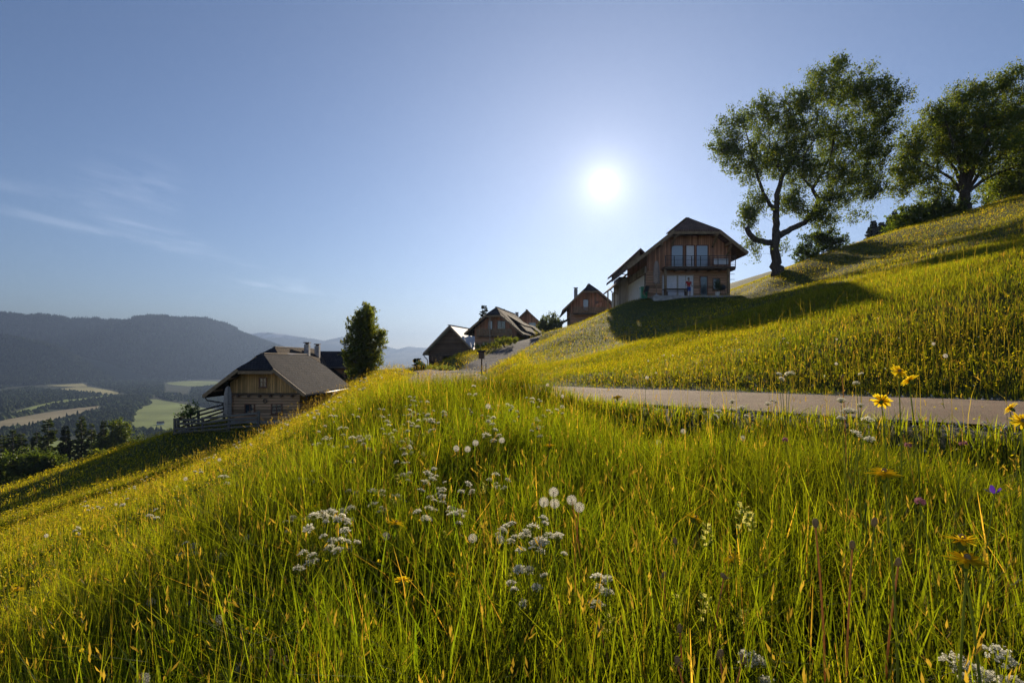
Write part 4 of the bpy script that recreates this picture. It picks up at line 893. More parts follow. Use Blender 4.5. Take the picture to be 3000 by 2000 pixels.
# ---- red brown house below the large chalet
hf = thing('chalet', 'red brown chalet with a clipped gable half hidden by the meadow crest', 'house', (11.95, 87.4, 4.2), math.radians(-3))
rh = Roof(0, 7.25, -4.25, 3.15, 4.0, 3.7, 1.08, 6.2, -1.4, 13, 1.6, .24)
rf7 = rh.build(M['shingle_brown'], hf, M['shingle_dark']); rh.barge(M['beam'], hf, .07, .26)
front_wall('lower_wall', rh, -2.95, 3.35, -1.2, 2.75, .05, 12, M['redlog'], hf, clip=False); front_wall('gable_wall', rh, -3.0, 3.4, 2.754, None, 0, 12, M['redwood'], hf)
window(hf, -1.05, -.2, 3.1, 4.9, 0, 'frame_red', 'glass_sky', (0, 0)); window(hf, .75, 1.9, 3.1, 4.6, 0, 'frame_red', 'glass', (1, 1)); window(hf, -1.7, -1.1, .9, 1.6, .05, 'frame_light', 'glass_sky', (0, 0)); window(hf, 1.5, 2.3, .7, 1.5, .05, 'frame_light', 'glass_sky')
bl = MB().box(-2.6, 2.9, -1.1, -.002, 2.55, 2.72).build('balcony', M['darkbeam'], hf); rl = MB()
for i in range(26): rl.box(-2.56+i*.21, -2.42+i*.21, -1.1, -1.06, 2.73, 3.55)
rl.box(-2.6, 2.9, -1.12, -1.05, 3.55, 3.62); rl.build('railing', M['beam'], bl)
chimney(rf7, -2.0, 2.5, 5.2, 6.75, .55, 'stone')
MB().slab([(-4.6, 2, 1.4), (-2.9, 2, 2.3), (-2.9, 8, 2.3), (-4.6, 8, 1.4)], .15).box(-4.3, -4.16, 2.2, 2.34, -1.2, 1.36).build('porch', M['darkbeam'], hf)
fe = thing('rail_fence', 'dark slatted fence beside the half hidden chalet', 'fence', (7.7, 84, 3.3), math.radians(-3))
for i in range(4): MB().box(-.05+i*.55, .05+i*.55, -.05, .05, -.8, 1.35).build('post', M['darkbeam'], fe)
for i in range(4): MB().box(-.1, 1.8, -.08, -.052, .1+i*.33, .28+i*.33).build('rail', M['darkbeam'], fe)

# ---- the large chalet on the knoll
ch = thing('chalet', 'large two-storey timber chalet with balcony on the knoll beside the big tree', 'house', (16.6, 53.3, 5.62), 0)
rk = Roof(.3, 7.8, -6.0, 2.82, 4.95, 4.13, 2.05, 6.18, -1.3, 10.6, 2.4, .26)
rf8 = rk.build(M['shingle_red'], ch, M['shingle_red']); rk.barge(M['beam'], ch, .08, .3)
XL, XR = -3.9, 3.86
MB().box(XL, XR, .06, 9.2, -1.0, 2.6).build('lower_wall', M['redlog'], ch)
front_wall('gable_wall', rk, XL-.05, XR+.05, 2.604, None, 0, 9.2, M['redwood'], ch)
MB().box(XL-.14, XL-.003, .4, 9.1, -.9, 2.3).build('plaster_side', M['plaster'], ch)
MB().box(XL-.2, XL-.053, .2, 9.1, 2.42, 3.05).build('side_boards', M['palelog'], ch)
# balcony
bl = MB().box(-2.6, XR+.02, -1.25, -.003, 2.62, 2.82).build('balcony', M['darkbeam'], ch)
for i in range(7): MB().bar((-2.45+i*1.04, -1.2, 2.55), (-2.45+i*1.04, -.01, 2.55), .14, .12).build('joist', M['darkbeam'], bl)
rl = MB()
for i in range(9): rl.box(-2.58+i*.8, -2.52+i*.8, -1.24, -1.19, 2.83, 3.74)
rl.box(-2.6, XR, -1.25, -1.18, 3.74, 3.79); rl.box(-2.6, XR, -1.225, -1.2, 3.56, 3.59); rl.box(-2.6, XR, -1.225, -1.2, 3.38, 3.41); rl.box(-2.6, XR, -1.225, -1.2, 2.95, 2.98)
for i in range(56): rl.box(-2.5+i*.115, -2.485+i*.115, -1.215, -1.2, 2.98, 3.56)
rl.build('railing', M['metal'], bl)
MB().box(1.9, 3.2, -1.19, -1.17, 3.0, 3.5).build('hung_cloth', M['curtain'], bl)
# glazed doors of the upper floor
for (a, b_, g_) in ((-1.72,-.55,'glass_sky'), (-.35,.5,'curtain'), (.62,1.78,'glass_sky')): window(ch, a, b_, 2.83, 5.0, 0, 'frame_red', g_, (0, 0), name='balcony_door', sill=False)
MB().ball((2.15, -.08, 4.85), .09, 8, 5).build('lamp', M['dark_plastic'], ch)
# ground floor: wide curtained glazing, a door, corner logs
window(ch, -2.55, -1.1, .05, 2.2, .06, 'frame_light', 'curtain', (0, 0), name='terrace_door', sill=False); window(ch, -1.08, .42, .05, 2.2, .06, 'frame_light', 'curtain', (1, 0), name='terrace_door', sill=False)
dd = window(ch, 1.0, 1.75, .05, 2.1, .06, 'frame_red', 'glass', (0, 0), name='door', sill=False); MB().bar((1.12, -.03, 1.0), (1.12, -.03, 1.2), .03).build('handle', M['metal'], dd)
window(ch, 2.2, 2.9, .8, 1.9, .06, 'frame_red', 'glass', (0, 0))
for i in range(9): MB().box(XL-.16, XL+.5, -.16, .055, .0+i*.275, .235+i*.275).build('log_end', M['redlog'], ch)
for x in (-2.5, 3.3): MB().box(x-.11, x+.11, -1.1, -.88, -.6, 2.6).build('post', M['beam'], ch)
for x, ln in ((-2.9, .0), (-1.4, 0), (2.2, 0), (3.4, 0)): MB().bar((x, -1.25, rk.under(x)-.13), (x, -.003, rk.under(x)-.13), .18, .22).build('purlin', M['beam'], ch)
for sg in (-1, 1):
    x = .3+sg*1.9; MB().bar((x, -.06, rk.under(x)-1.0), (x, -1.15, rk.under(x)-.28), .14, .16, (1, 0, 0)).build('bracket', M['beam'], ch)
MB().bar((3.5, -.06, rk.under(3.5)-1.0), (3.5, -1.15, rk.under(3.5)-.3), .14, .16, (1, 0, 0)).build('bracket', M['beam'], ch)
MB().tube([(-4.05, .3, 2.35), (-4.08, .3, 2.2), (-4.08, .3, -.3)], .05, 8).build('downpipe', M['metal'], ch)
for i in range(2): MB().bar((XR+.02, .5, 2.35-i*.5), (XR+.6, .5, 2.35-i*.5), .04).build('wire_bracket', M['metal'], ch)
# raised rear roof and porch on the left flank
so = MB().slab([(-5.85, 4.2, 3.45), (-3.6, 4.2, 5.55), (-1.6, 10.7, 6.3), (-5.85, 10.7, 3.45)], .2).build('side_roof', M['shingle_red'], rf8)
MB().prism([(-5.45, 4.5, 2.9), (-3.6, 4.5, 4.45), (-3.6, 4.5, 5.3), (-5.45, 4.5, 3.6)], (0, 5.9, 0)).build('side_gable', M['beam'], so)
MB().tube([(-5.92, 4.3, 3.28), (-5.75, 4.4, 3.02), (-4.3, 5.0, 2.85)], .05, 7).build('downpipe', M['metal'], so)
MB().box(-5.0, XL-.16, 8.2, 11.6, -1.5, 3.2).build('annex_wall', M['palelog'], ch)
po = MB().slab([(-6.1, 7.0, 1.85), (-4.2, 7.0, 3.55), (-4.2, 12, 3.55), (-6.1, 12, 1.85)], .18).build('porch_roof', M['shingle_red'], ch)
for y in (7.3, 11.4): MB().box(-5.75, -5.61, y, y+.14, -2.2, 1.95).build('post', M['beam'], po)
MB().tube([(-6.15, 7.1, 1.72), (-6.0, 7.2, 1.45), (-5.3, 7.6, 1.3)], .045, 7).build('downpipe', M['metal'], po)
MB().box(-5.6, -5.05, 9.4, 9.46, -1.5, 1.6).build('porch_screen', M['plaster'], ch)
# ---- things on the chalet's terrace
tz = lambda x, y: g1(x, y)
terr = MB().box(12.6, 20.6, 50.6, 53.35, 4.9, 5.6).build('terrace', M['stone']); tag(terr, 'flat paved terrace in front of the large chalet', 'terrace')
parasol('closed taupe parasol on the chalet terrace under the balcony', (13.0, 51.2, 5.6), 3.15, 'umb_red', 3)
parasol('closed beige parasol at the corner of the log cabin', (-20.3, 40.7, -4.95), 2.95, 'parasol', 4)
tb_ = thing('table', 'low dark wooden table in front of the curtained terrace doors', 'table', (14.9, 51.9, 5.6)); MB().box(-1.1, 1.1, -.4, .4, .68, .74).build('tabletop', M['darkbeam'], tb_)
for x in (-.95, .95):
    for y in (-.3, .3): MB().box(x-.04, x+.04, y-.04, y+.04, 0, .68).build('leg', M['darkbeam'], tb_)
bc = thing('bench', 'plain dark bench in front of the terrace table', 'bench', (14.8, 51.15, 5.6)); MB().box(-1.0, 1.0, -.15, .15, .4, .45).build('seat', M['darkbeam'], bc)
for x in (-.85, .85): MB().box(x-.03, x+.03, -.13, .13, 0, .4).build('leg', M['darkbeam'], bc)
dc = thing('deck_chair', 'dark folding deck chair leaning beside the taupe parasol', 'chair', (12.0+.1, 51.3, 5.55), .3)
MB().bar((-.25, .3, 0), (-.25, -.25, 1.0), .04).bar((.25, .3, 0), (.25, -.25, 1.0), .04).bar((-.25, -.35, 0), (-.25, .25, .55), .04).bar((.25, -.35, 0), (.25, .25, .55), .04).build('frame', M['beam'], dc)
MB().slab([(-.24, -.2, .96), (.24, -.2, .96), (.24, .12, .4), (-.24, .12, .4)], .02).slab([(-.24, .1, .42), (.24, .1, .42), (.24, -.3, .34), (-.24, -.3, .34)], .02).build('seat', M['dark_plastic'], dc)
bnn = thing('waste_bin', 'green lidded bin at the corner of the large chalet', 'bin', (11.95, 51.7, g1(11.95, 51.7)))
pb = MB(); pb.prism([(-.26, -.3, .05), (.26, -.3, .05), (.3, -.34, 1.0), (-.3, -.34, 1.0)], (0, .66, 0)); pb.build('body', M['green_plastic'], bnn); MB().prism([(-.32, -.38, 1.004), (.32, -.38, 1.004), (.3, -.36, 1.09), (-.3, -.36, 1.09)], (0, .74, 0)).build('lid', M['green_plastic'], bnn)
for x in (-.24, .24): MB().tube([(x-.03, .33, .09), (x+.03, .33, .09)], .09, 10).build('wheel', M['dark_plastic'], bnn)
gr = thing('grill', 'black kettle grill near the right corner post of the chalet', 'grill', (19.2, 51.9, 5.6))
MB().lathe([(.02, .62), (.2, .66), (.3, .8), (.31, .88)], (0, 0, 0), 14).build('bowl', M['dark_plastic'], gr); MB().lathe([(.31, .885), (.27, 1.02), (.14, 1.12), (.02, 1.14)], (0, 0, 0), 14).build('lid', M['dark_plastic'], gr)
for k in range(3): a = k*2.1; MB().bar((.18*math.cos(a), .18*math.sin(a), .68), (.34*math.cos(a), .34*math.sin(a), 0), .03).build('leg', M['metal'], gr)
pt = thing('planter', 'pale planter with a dark shrub by the right post of the chalet', 'planter', (18.6, 51.5, 5.6)); MB().lathe([(.17, 0), (.22, .4), (.24, .42), (.2, .42), (.19, .36)], (0, 0, 0), 14).build('pot', M['plaster'], pt)
rng = np.random.default_rng(5); P = rng.normal(0, .17, (420, 3))*[1, 1, 1.7]+[0, 0, .95]; V, Fq = leaf_cloud(P, np.tile([0, 0, 1.0], (420, 1)), .11, rng); np_obj('foliage', V, Fq, M['leaf'], pt, np.repeat(leaf_col(420, (.03, .05, .02), rng), 4, 0)); MB().tube([(0, 0, .3), (0, 0, .9)], .02, 6).build('stem', M['bark'], pt)

# ---- fences by the log cabin
def rail_fence(label, pts, hgt, rails, post_w=.14, zoff=0.0):
    a = np.array(pts[0], float); f = thing('rail_fence', label, 'fence', (a[0], a[1], 0)); pr = None; rng = np.random.default_rng(int(abs(a[0])*10))
    for i, (x, y, z) in enumerate(pts):
        MB().bar((x-a[0], y-a[1], z-.9), (x-a[0]+rng.normal(0, .03), y-a[1], z+hgt+.12*rng.random()), post_w).build('post', M['greywood'], f)
        if pr is not None:
            for k in range(rails):
                zz = .12+(hgt-.16)*k/(rails-1); j = rng.normal(0, .035, 2)
                MB().bar((pr[0]-a[0], pr[1]-a[1]-.09, pr[2]+zz+j[0]), (x-a[0], y-a[1]-.09, z+zz+j[1]), .05, .13).build('rail', M['greywood'], f)
        pr = (x, y, z)
    return f
rail_fence('front of the weathered rail fence along the cabin terrace', [(-23.1, 39.0, -5.45), (-21.2, 39.0, -5.3), (-19.4, 39.0, -5.15), (-17.4, 39.0, -4.95)], 1.25, 5)
rail_fence('side of the weathered rail fence running back from its corner post', [(-23.1, 39.4, -5.3), (-23.15, 42, -4.95), (-23.2, 45.8, -4.75)], 1.1, 4)
dk = MB().box(-23.0, -16, 39.2, 42.15, -6.6, -4.95).build('terrace', M['stone']); tag(dk, 'raised stone terrace of the log cabin behind the rail fence', 'terrace')
rail_fence('small dark rail fence at the lower edge of the meadow by the conifers', [tuple(W(px, py, 96)-np.array([0, 0, 1.2])) for px, py in ((243, 1366), (275, 1354), (312, 1343))], 1.5, 3, .2)
# ---- sign post on the bank
sg_ = thing('sign_post', 'small wooden notice board on a post beside the road bend', 'sign', (-1.92, 36.0, g1(-1.92, 36.0)))
MB().box(-.045, .045, -.045, .045, -.3, 1.5).build('post', M['darkbeam'], sg_); bo = MB().box(-.19, .19, -.09, -.046, 1.02, 1.44).build('board', M['darkbeam'], sg_)
MB().slab([(-.26, -.16, 1.47), (.26, -.16, 1.47), (.26, 0, 1.56), (-.26, 0, 1.56)], .03).slab([(-.26, .14, 1.47), (-.26, 0, 1.56), (.26, 0, 1.56), (.26, .14, 1.47)], .03).build('roof', M['shingle_dark'], sg_)
mk = thing('marker_post', 'thin low snow stake just right of the notice board', 'stake', (-1.62, 35.4, g1(-1.62, 35.4))); MB().tube([(0, 0, -.2), (0, 0, .72)], .03, 7).build('stake', M['darkbeam'], mk); MB().tube([(0, 0, .74), (0, 0, .8)], .032, 7).build('cap', M['curtain'], mk)

# ---- farmsteads far down in the valley
for k, (px, py, s, yaw, lab) in enumerate([(540,1110,22,.2,'long farm with white walls on the far sloping meadow'),(556,1113,15,-.5,'small white barn beside the long valley farm'),(368,1163,15,.4,'tiny white house among the valley tree belts'),(470,1244,13,.8,'pale hut in the big green valley meadow'),(512,1155,14,0,'tiny pale house beyond the green meadow'),(415,1290,12,.3,'pale roofed house in the misty valley village'),(455,1297,13,-.3,'grey roofed house in the misty valley village')]):
    p = on_floor(px, py); f = thing('farm_house', lab, 'house', (p[0], p[1], FLOOR), yaw)
    MB().box(-s/2, s/2, -s*.3, s*.3, 0, s*.3).build('wall', M['curtain'], f); MB().prism([(-s*.55, -s*.36, s*.3), (-s*.55, s*.36, s*.3), (-s*.55, 0, s*.62)], (s*1.1, 0, 0)).build('roof', M['shingle_red' if k % 2 else 'shingle_brown'], f)
# ------------------------------------------------------------------ flowers
M['stem'] = petal('flower_stem', (.3, .34, .07), .55); M['stem_red'] = petal('reddish_stem', (.62, .36, .14), .55)
M['yellow'] = petal('yellow_petal', (.95, .68, .02), .6); M['yellow_pale'] = petal('pale_yellow_petal', (.75, .68, .16), .5); M['white'] = petal('white_petal', (.86, .82, .66), .6)
M['fluff'] = petal('seed_fluff', (.85, .8, .7), .65, .1); M['pink'] = petal('pink_petal', (.42, .18, .22), .4); M['violet'] = petal('violet_petal', (.16, .06, .5), .4)
M['brown'] = petal('dry_flower_head', (.42, .32, .18), .45); M['sepal'] = petal('green_sepal', (.2, .27, .06), .5)
frng = np.random.default_rng(200)
def stem_mesh(name, r, mat, seed, bow=.07):
    rg_ = np.random.default_rng(seed); a = rg_.random()*6.28
    mb = MB(); mb.tube([(math.cos(a)*bow*math.sin(u*3.14), math.sin(a)*bow*math.sin(u*3.14), u) for u in np.linspace(0, 1, 7)], [r*(1.25-.5*u) for u in np.linspace(0, 1, 7)], 6)
    return mb.mesh(name, M[mat])
STEM = {k: [stem_mesh('stem', r, m, 300+i, b) for i in range(3)] for k, (r, m, b) in {'green': (.0027, 'stem', .04), 'red': (.0027, 'stem_red', .05), 'fine': (.0018, 'stem', .05)}.items()}
def put(name, mesh, parent, loc=(0, 0, 0), rot=(0, 0, 0), sc=(1, 1, 1)):
    o = link(bpy.data.objects.new(name, mesh), parent); o.location = loc; o.rotation_euler = rot; o.scale = sc; return o
def petals(mb, n, l, w, lift, droop, rg_, z=0.0, r0=.004):
    for i in range(n):
        a = 2*math.pi*i/n+rg_.normal(0, .08); ll = l*(.85+.3*rg_.random()); li = lift+rg_.normal(0, .12)
        c, s = math.cos(a), math.sin(a); P = []
        for u, ww in ((0, .4), (.45, 1), (.85, .9), (1, .45)):
            r = r0+ll*u*math.cos(li); h = z+ll*(u*math.sin(li)-droop*u*u)
            for sg in (-1, 1): P.append((c*r-s*sg*w*ww/2, s*r+c*sg*w*ww/2, h+.15*w*abs(sg)*0))
        mb.add(P, [(0, 1, 3, 2), (2, 3, 5, 4), (4, 5, 7, 6)])
def beard_head(seed):
    rg_ = np.random.default_rng(seed); pm = MB(); petals(pm, 18, .031, .0085, .1, .1, rg_); petals(pm, 14, .023, .007, .26, .1, rg_, .0015); petals(pm, 8, .011, .004, .7, 0, rg_, .002)
    sp = MB(); petals(sp, 8, .026, .004, -.02, .1, rg_, -.004); sp.lathe([(.002, -.022), (.007, -.014), (.0075, -.004), (.004, .0)], (0, 0, 0), 8)
    ct = MB(); ct.lathe([(.006, .004), (.005, .01), (.0005, .013)], (0, 0, 0), 8)
    return pm.mesh('petals', M['yellow']), sp.mesh('calyx', M['sepal']), ct.mesh('stamens', M['brown'])
BEARD = [beard_head(400+i) for i in range(3)]
def along(p):                                       # the ground below a flower head
    return g1(p[0], p[1])
def beard(px, py, d, label, group=None, tilt=(0, 0), sc=1.0):
    d *= 1.12
    p = W(px, py, d); zg = along(p); h = max(.12, p[2]-zg); i = int(frng.integers(0, 3))
    f = thing('yellow_flower', label, 'flower', (p[0], p[1], zg), frng.random()*6.28, group)
    put('stem', STEM['green'][i], f, (0, 0, 0), (0, 0, 0), (sc, sc, h-.018))
    hd = put('petals', BEARD[i][0], f, (0, 0, h), (tilt[0], tilt[1], 0), (sc,)*3); put('calyx', BEARD[i][1], hd); put('stamens', BEARD[i][2], hd); return f
BE = [(2633,1088,2.2,'uppermost yellow goatsbeard flower, standing against the grass beyond the road',.9),(2664,1113,2.05,'yellow goatsbeard flower just below the uppermost one by the road',.7),(2583,1174,2.1,'open yellow goatsbeard in front of the asphalt, lowest of three by the road',1.0),
    (2590,1386,1.15,'large orange yellow goatsbeard seen from the side below the road edge',-.1),(2818,1582,.98,'upper one of two big orange goatsbeards side by side in dark grass',-.1),(2832,1640,.95,'lower one of two big orange goatsbeards side by side in dark grass',-.15),
    (1160,1532,2.2,'orange goatsbeard alone beside the white umbels in the middle meadow',.1),(1610,1305,2.9,'flat orange goatsbeard on the green bank below the road bend',.0),(1808,1164,3.6,'small yellow goatsbeard at the grass edge left of the gravel verge',.3),
    (558,1741,2.5,'leftmost of three small orange goatsbeards in a row',.1),(602,1733,2.5,'middle one of three small orange goatsbeards in a row',.1),(648,1737,2.5,'last of three small orange goatsbeards in a row',.1),(533,1669,2.8,'single orange goatsbeard above the row of three',.1),
    (2143,1636,1.8,'half closed yellow goatsbeard among pale yellow rattle',.5),(2036,1517,2.0,'small yellow goatsbeard right of the dandelion clocks',.4),(2960,1195,2.4,'nodding yellow goatsbeard on a dark stalk before the road',.9),(2994,1234,1.7,'yellow goatsbeard cut by the picture edge before the road',.8),
    (1180,1697,1.9,'half open orange goatsbeard low in the middle meadow',.6),(930,1926,1.6,'small orange goatsbeard near the bottom of the meadow on a slanting stalk',.3),(1111,1889,1.7,'closed orange goatsbeard low in the dark grass',.9),(930,1482,2.9,'orange goatsbeard above the white umbel group',.1),(785,1519,3.2,'orange goatsbeard left of the white umbel group',.2),(1335,1686,2.0,'half closed orange goatsbeard below the dandelion clocks',.6),(52,1725,3.0,'orange goatsbeard far down the slope at the picture edge',.1)]
for k, (px, py, d, lab, ti) in enumerate(BE): beard(px, py, d, lab, 'goatsbeard flowers in the meadow', (ti, frng.normal(0, .12)), 1.0 if d < 2 else 1.05)
# smaller yellow hawkbits farther off: alike, told apart only by place
for k in range(40):
    x, y = sector(1, 4, 16, 40, frng); x, y = float(x[0]), float(y[0])
    if road_gap(x, y) < .4: continue
    zg = g1(x, y); h = .34+.14*frng.random(); i = k % 3; f = thing('yellow_flower', 'small yellow hawkbit in the middle of the meadow', 'flower', (x, y, zg), frng.random()*6.28, 'small yellow hawkbits in the meadow')
    put('stem', STEM['green'][i], f, (0, 0, 0), (0, 0, 0), (1.3, 1.3, h-.02)); put('petals', BEARD[i][0], f, (0, 0, h), (.3*frng.random(), .3*frng.random(), 0), (.9,)*3)

# white umbels
def umbel_mesh(seed, R, n=17):
    rg_ = np.random.default_rng(seed); fl = MB(); ry = MB()
    for i in range(n):
        r = R*math.sqrt((i+.4)/n); a = i*2.399+rg_.normal(0, .15); c = (r*math.cos(a), r*math.sin(a), .35*R-.55*r*r/R+rg_.normal(0, .05*R)); ry.tube([(0, 0, -.55*R), (c[0]*.6, c[1]*.6, c[2]-.3*R), c], [.0011, .0009, .0007], 4, False)
        for j in range(9):
            b = j*2.399; q = .19*R*math.sqrt(j/9.0); p = (c[0]+q*math.cos(b), c[1]+q*math.sin(b), c[2]+rg_.normal(.004, .0025)); s = .0024*(.8+.5*rg_.random()); t0 = rg_.random()*3
            P = []
            for m in range(5): ang = t0+m*1.2566; P.append((p[0]+s*math.cos(ang), p[1]+s*math.sin(ang), p[2]+.0012*(-1)**m))
            fl.add(P, [(0, 1, 2, 3, 4)])
    return fl.mesh('umbel', M['white']), ry.mesh('rays', M['stem'])
UMB = [umbel_mesh(500+i, .019+.003*i) for i in range(4)]
def umbel_plant(px, py, d, w, h_, n, label, seed, sc=1.0, group='white umbel flowers in the meadow', loc=None):
    """one branching plant; w, h_ = spread of its umbels in the picture at distance d"""
    rg_ = np.random.default_rng(seed); d = d*1.25 if d < 4 else d; c = W(px, py, d) if loc is None else np.array(loc, float); zg = g1(c[0], c[1]); rw = w/F*d*.5; rh = h_/F*d*.5; H = max(.2, c[2]-zg)
    f = thing('white_umbel_plant', label, 'wild flower', (c[0], c[1], zg), 0, group); st = MB(); tips = []
    for i in range(n):
        a = i*2.399+rg_.random(); r = rw*math.sqrt((i+.3)/n); tips.append((r*math.cos(a), r*math.sin(a)*.9, H+rh*(1-2*(i+.5)/n)*.9+rg_.normal(0, .02)))
    st.tube([(0, 0, 0), (.01, .01, H*.5), (0, 0, H*.72)], [.0042*sc, .0034*sc, .0028*sc], 6)
    for i, tp in enumerate(tips):
        b = .38+.3*rg_.random(); st.tube([(0, 0, H*b), (tp[0]*.55, tp[1]*.55, H*b+(tp[2]-H*b)*.55), (tp[0], tp[1], tp[2]-.02*sc)], [.0022*sc, .0018*sc, .0013*sc], 5, False)
    st.build('stem', M['stem'], f)
    for tp in tips:
        k = int(rg_.integers(0, 4)); s = sc*(.62+.45*rg_.random()); o = put('umbel', UMB[k][0], f, tp, (rg_.normal(0, .25), rg_.normal(0, .25), rg_.random()*6), (s,)*3); put('rays', UMB[k][1], o)
    return f
UM = [(1585,1578,1.55,150,110,13,'biggest white umbel plant in the middle foreground below the dandelion clocks'),(1545,1700,1.45,120,80,8,'white umbel plant just under the biggest one'),(1770,1718,1.4,80,60,5,'small white umbel plant right of the biggest one'),(960,1528,2.0,120,70,10,'spreading white umbel plant left of the orange goatsbeard'),
    (1000,1580,1.95,110,60,8,'lower white umbel plant left of the orange goatsbeard'),(905,1630,1.9,70,60,5,'fading white umbel plant at the left of the umbel group'),(1265,1420,2.6,90,70,9,'white umbel plant above the green grass left of the dandelions'),(1290,1478,2.4,80,50,7,'white umbel plant under the bank left of three seed clocks'),
    (1365,1442,2.5,60,40,4,'pair of white umbels near the middle of the bank'),(1245,1240,4.6,110,60,10,'pale umbel plant near the crest of the bank'),(1440,1260,4.2,60,80,8,'tall white umbel plant beside the dark grass tussock'),(1045,1305,4.4,80,50,7,'white umbels on the upper left bank'),(1290,1215,5.5,80,30,5,'small white umbels below the bend of the road'),
    (560,1607,2.6,60,40,5,'white umbel plant alone on the left slope'),(2300,1100,3.4,60,30,4,'white umbels standing against the far road edge'),(2522,1112,2.9,30,14,2,'single white umbel head against the road, left of the goatsbeards'),(2490,1200,2.0,100,50,6,'cream white umbel cluster in front of the asphalt'),(2535,1272,1.7,60,20,2,'flat white umbel at the grass edge below the road'),(2135,1205,2.9,120,40,6,'white umbels along the gravel verge'),
    (2820,1955,.95,70,50,3,'white umbels near the bottom edge of the picture'),(2925,1962,.93,70,50,3,'white umbels in the bottom corner beside dark leaves'),(2215,1950,1.1,80,40,4,'low white umbel plant at the bottom between tall stalks'),(1035,1455,2.8,60,40,4,'small white umbel above the fading ones'),(1110,1500,2.5,60,40,4,'small white umbel right above the orange goatsbeard'),(1110,1350,3.6,70,50,5,'white umbels on the left of the bank below the cabin roof'),(1490,1555,1.9,60,40,3,'brownish white umbel left of the big plant'),(640,1640,2.5,50,30,3,'little white umbel on the lower left slope')]
for k, (px, py, d, w_, h_, n, lab) in enumerate(UM): umbel_plant(px, py, d, w_, h_, n, lab, 600+k, 1.0 if d < 3 else 1.15)
for k in range(70):
    x, y = sector(1, 4.5, 17, 34, frng); x, y = float(x[0])-.12*float(y[0]), float(y[0])
    if road_gap(x, y) < .5: continue
    zg = g1(x, y); umbel_plant(0, 0, y, 60/2, 36/2, 3, 'far small white umbel plant on the bank', 700+k, 1.2, 'far white umbels on the bank', (x, y, zg+.42+.15*frng.random()))

for k in range(46):
    dd = 2.4+4.2*frng.random(); u = -.46+.42*frng.random()+.02*dd; x, y = u*dd, dd
    if road_gap(x, y) < .5: continue
    umbel_plant(0, 0, dd, 46, 28, 4, 'slender white umbel plant in the loose band across the middle meadow', 800+k, .95, 'white umbels in the band across the meadow', (x, y, g1(x, y)+.4+.14*frng.random()))

# dandelion clocks
def clock_mesh(seed, R=.024, n=95):
    rg_ = np.random.default_rng(seed); mb = MB()
    for i in range(n):
        z = 1-2*(i+.5)/n; r = math.sqrt(1-z*z); a = i*2.399; d = Vector((r*math.cos(a), r*math.sin(a), z)); rr = R*(.92+.12*rg_.random()); e = d*rr
        u = d.orthogonal().normalized(); v = d.cross(u); mb.add([d*.004+u*.00025, d*.004-u*.00025, e-u*.0002, e+u*.0002], [(0, 1, 2, 3)])
        for j in range(4):
            b = j*.785+rg_.random(); q = (u*math.cos(b)+v*math.sin(b)); t_ = d.cross(q); mb.add([e-q*.0052+d*.002+t_*.0004, e-t_*.0009, e+q*.0052+d*.002-t_*.0004, e+t_*.0009], [(0, 1, 2, 3)])
    co = MB(); co.ball((0, 0, 0), .0045, 8, 5); return mb.mesh('seed_clock', M['fluff']), co.mesh('seed_core', M['brown'])
CLK = [clock_mesh(800+i) for i in range(3)]
def clock(px, py, d, label, red=False, sc=1.0, loc=None, group='dandelion clocks in the meadow'):
    d = d*1.22 if d < 4 else d; sc *= .76
    p = W(px, py, d) if loc is None else np.array(loc, float); zg = g1(p[0], p[1]); h = max(.12, p[2]-zg); i = int(frng.integers(0, 3)); f = thing('dandelion_clock', label, 'seed head', (p[0], p[1], zg), frng.random()*6, group)
    put('stem', STEM['red' if red else 'green'][i], f, (0, 0, 0), (0, 0, 0), (sc, sc, h)); hd = put('seed_head', CLK[i][0], f, (0, 0, h), (0, 0, 0), (sc,)*3); put('seed_core', CLK[i][1], hd)
CK = [(1337,1313,2.9,'leftmost of three dandelion clocks standing together on the bank'),(1370,1315,2.9,'middle one of three dandelion clocks together on the bank'),(1393,1297,2.9,'highest of three dandelion clocks together on the bank'),(1470,1289,3.1,'dandelion clock beside the white umbel near the dark tussock'),
    (1622,1441,1.85,'top dandelion clock of the group of five above the big umbel'),(1594,1470,1.8,'left lower dandelion clock of the group of five'),(1625,1474,1.85,'middle lower dandelion clock of the group of five'),(1675,1464,1.8,'dandelion clock on a reddish stem, upper of the right pair'),(1697,1485,1.75,'dandelion clock on a reddish stem, lower of the right pair'),
    (1025,1607,2.3,'dandelion clock below the white umbel group'),(725,1574,2.6,'dandelion clock alone above the left dark grass'),(443,1762,2.2,'round dandelion clock on the lower left slope'),(420,1988,1.5,'big dandelion clock at the bottom edge of the slope'),(700,1955,1.6,'dandelion clock near the bottom left of the dark gap'),(1130,1570,2.3,'greyish dandelion clock left of the flare free grass'),(626,1703,2.4,'left one of two grey dandelion clocks above the three goatsbeards'),(642,1696,2.4,'right one of two grey dandelion clocks above the three goatsbeards'),
    (1240,1330,3.6,'dandelion clock in the grass above the umbels'),(990,1360,3.9,'pale dandelion clock on the left bank'),(1154,1365,3.6,'small dandelion clock right of a white umbel'),(1430,1190,5.0,'little dandelion clock high on the bank'),(1385,1576,2.0,'dandelion clock left of the brownish umbel'),(1465,1580,2.0,'second dandelion clock left of the brownish umbel'),(2770,1042,6.5,'white seed head beyond the road above the goatsbeards'),(2735,1007,8.5,'tiny white seed head higher up beyond the road'),(2450,1065,9.0,'tiny white seed head beyond the road to the left'),(640,1815,1.8,'ragged brownish clock in the dark grass gap')]
for k, (px, py, d, lab) in enumerate(CK): clock(px, py, d, lab, 'reddish' in lab, 1.0 if d < 4 else 1.25)
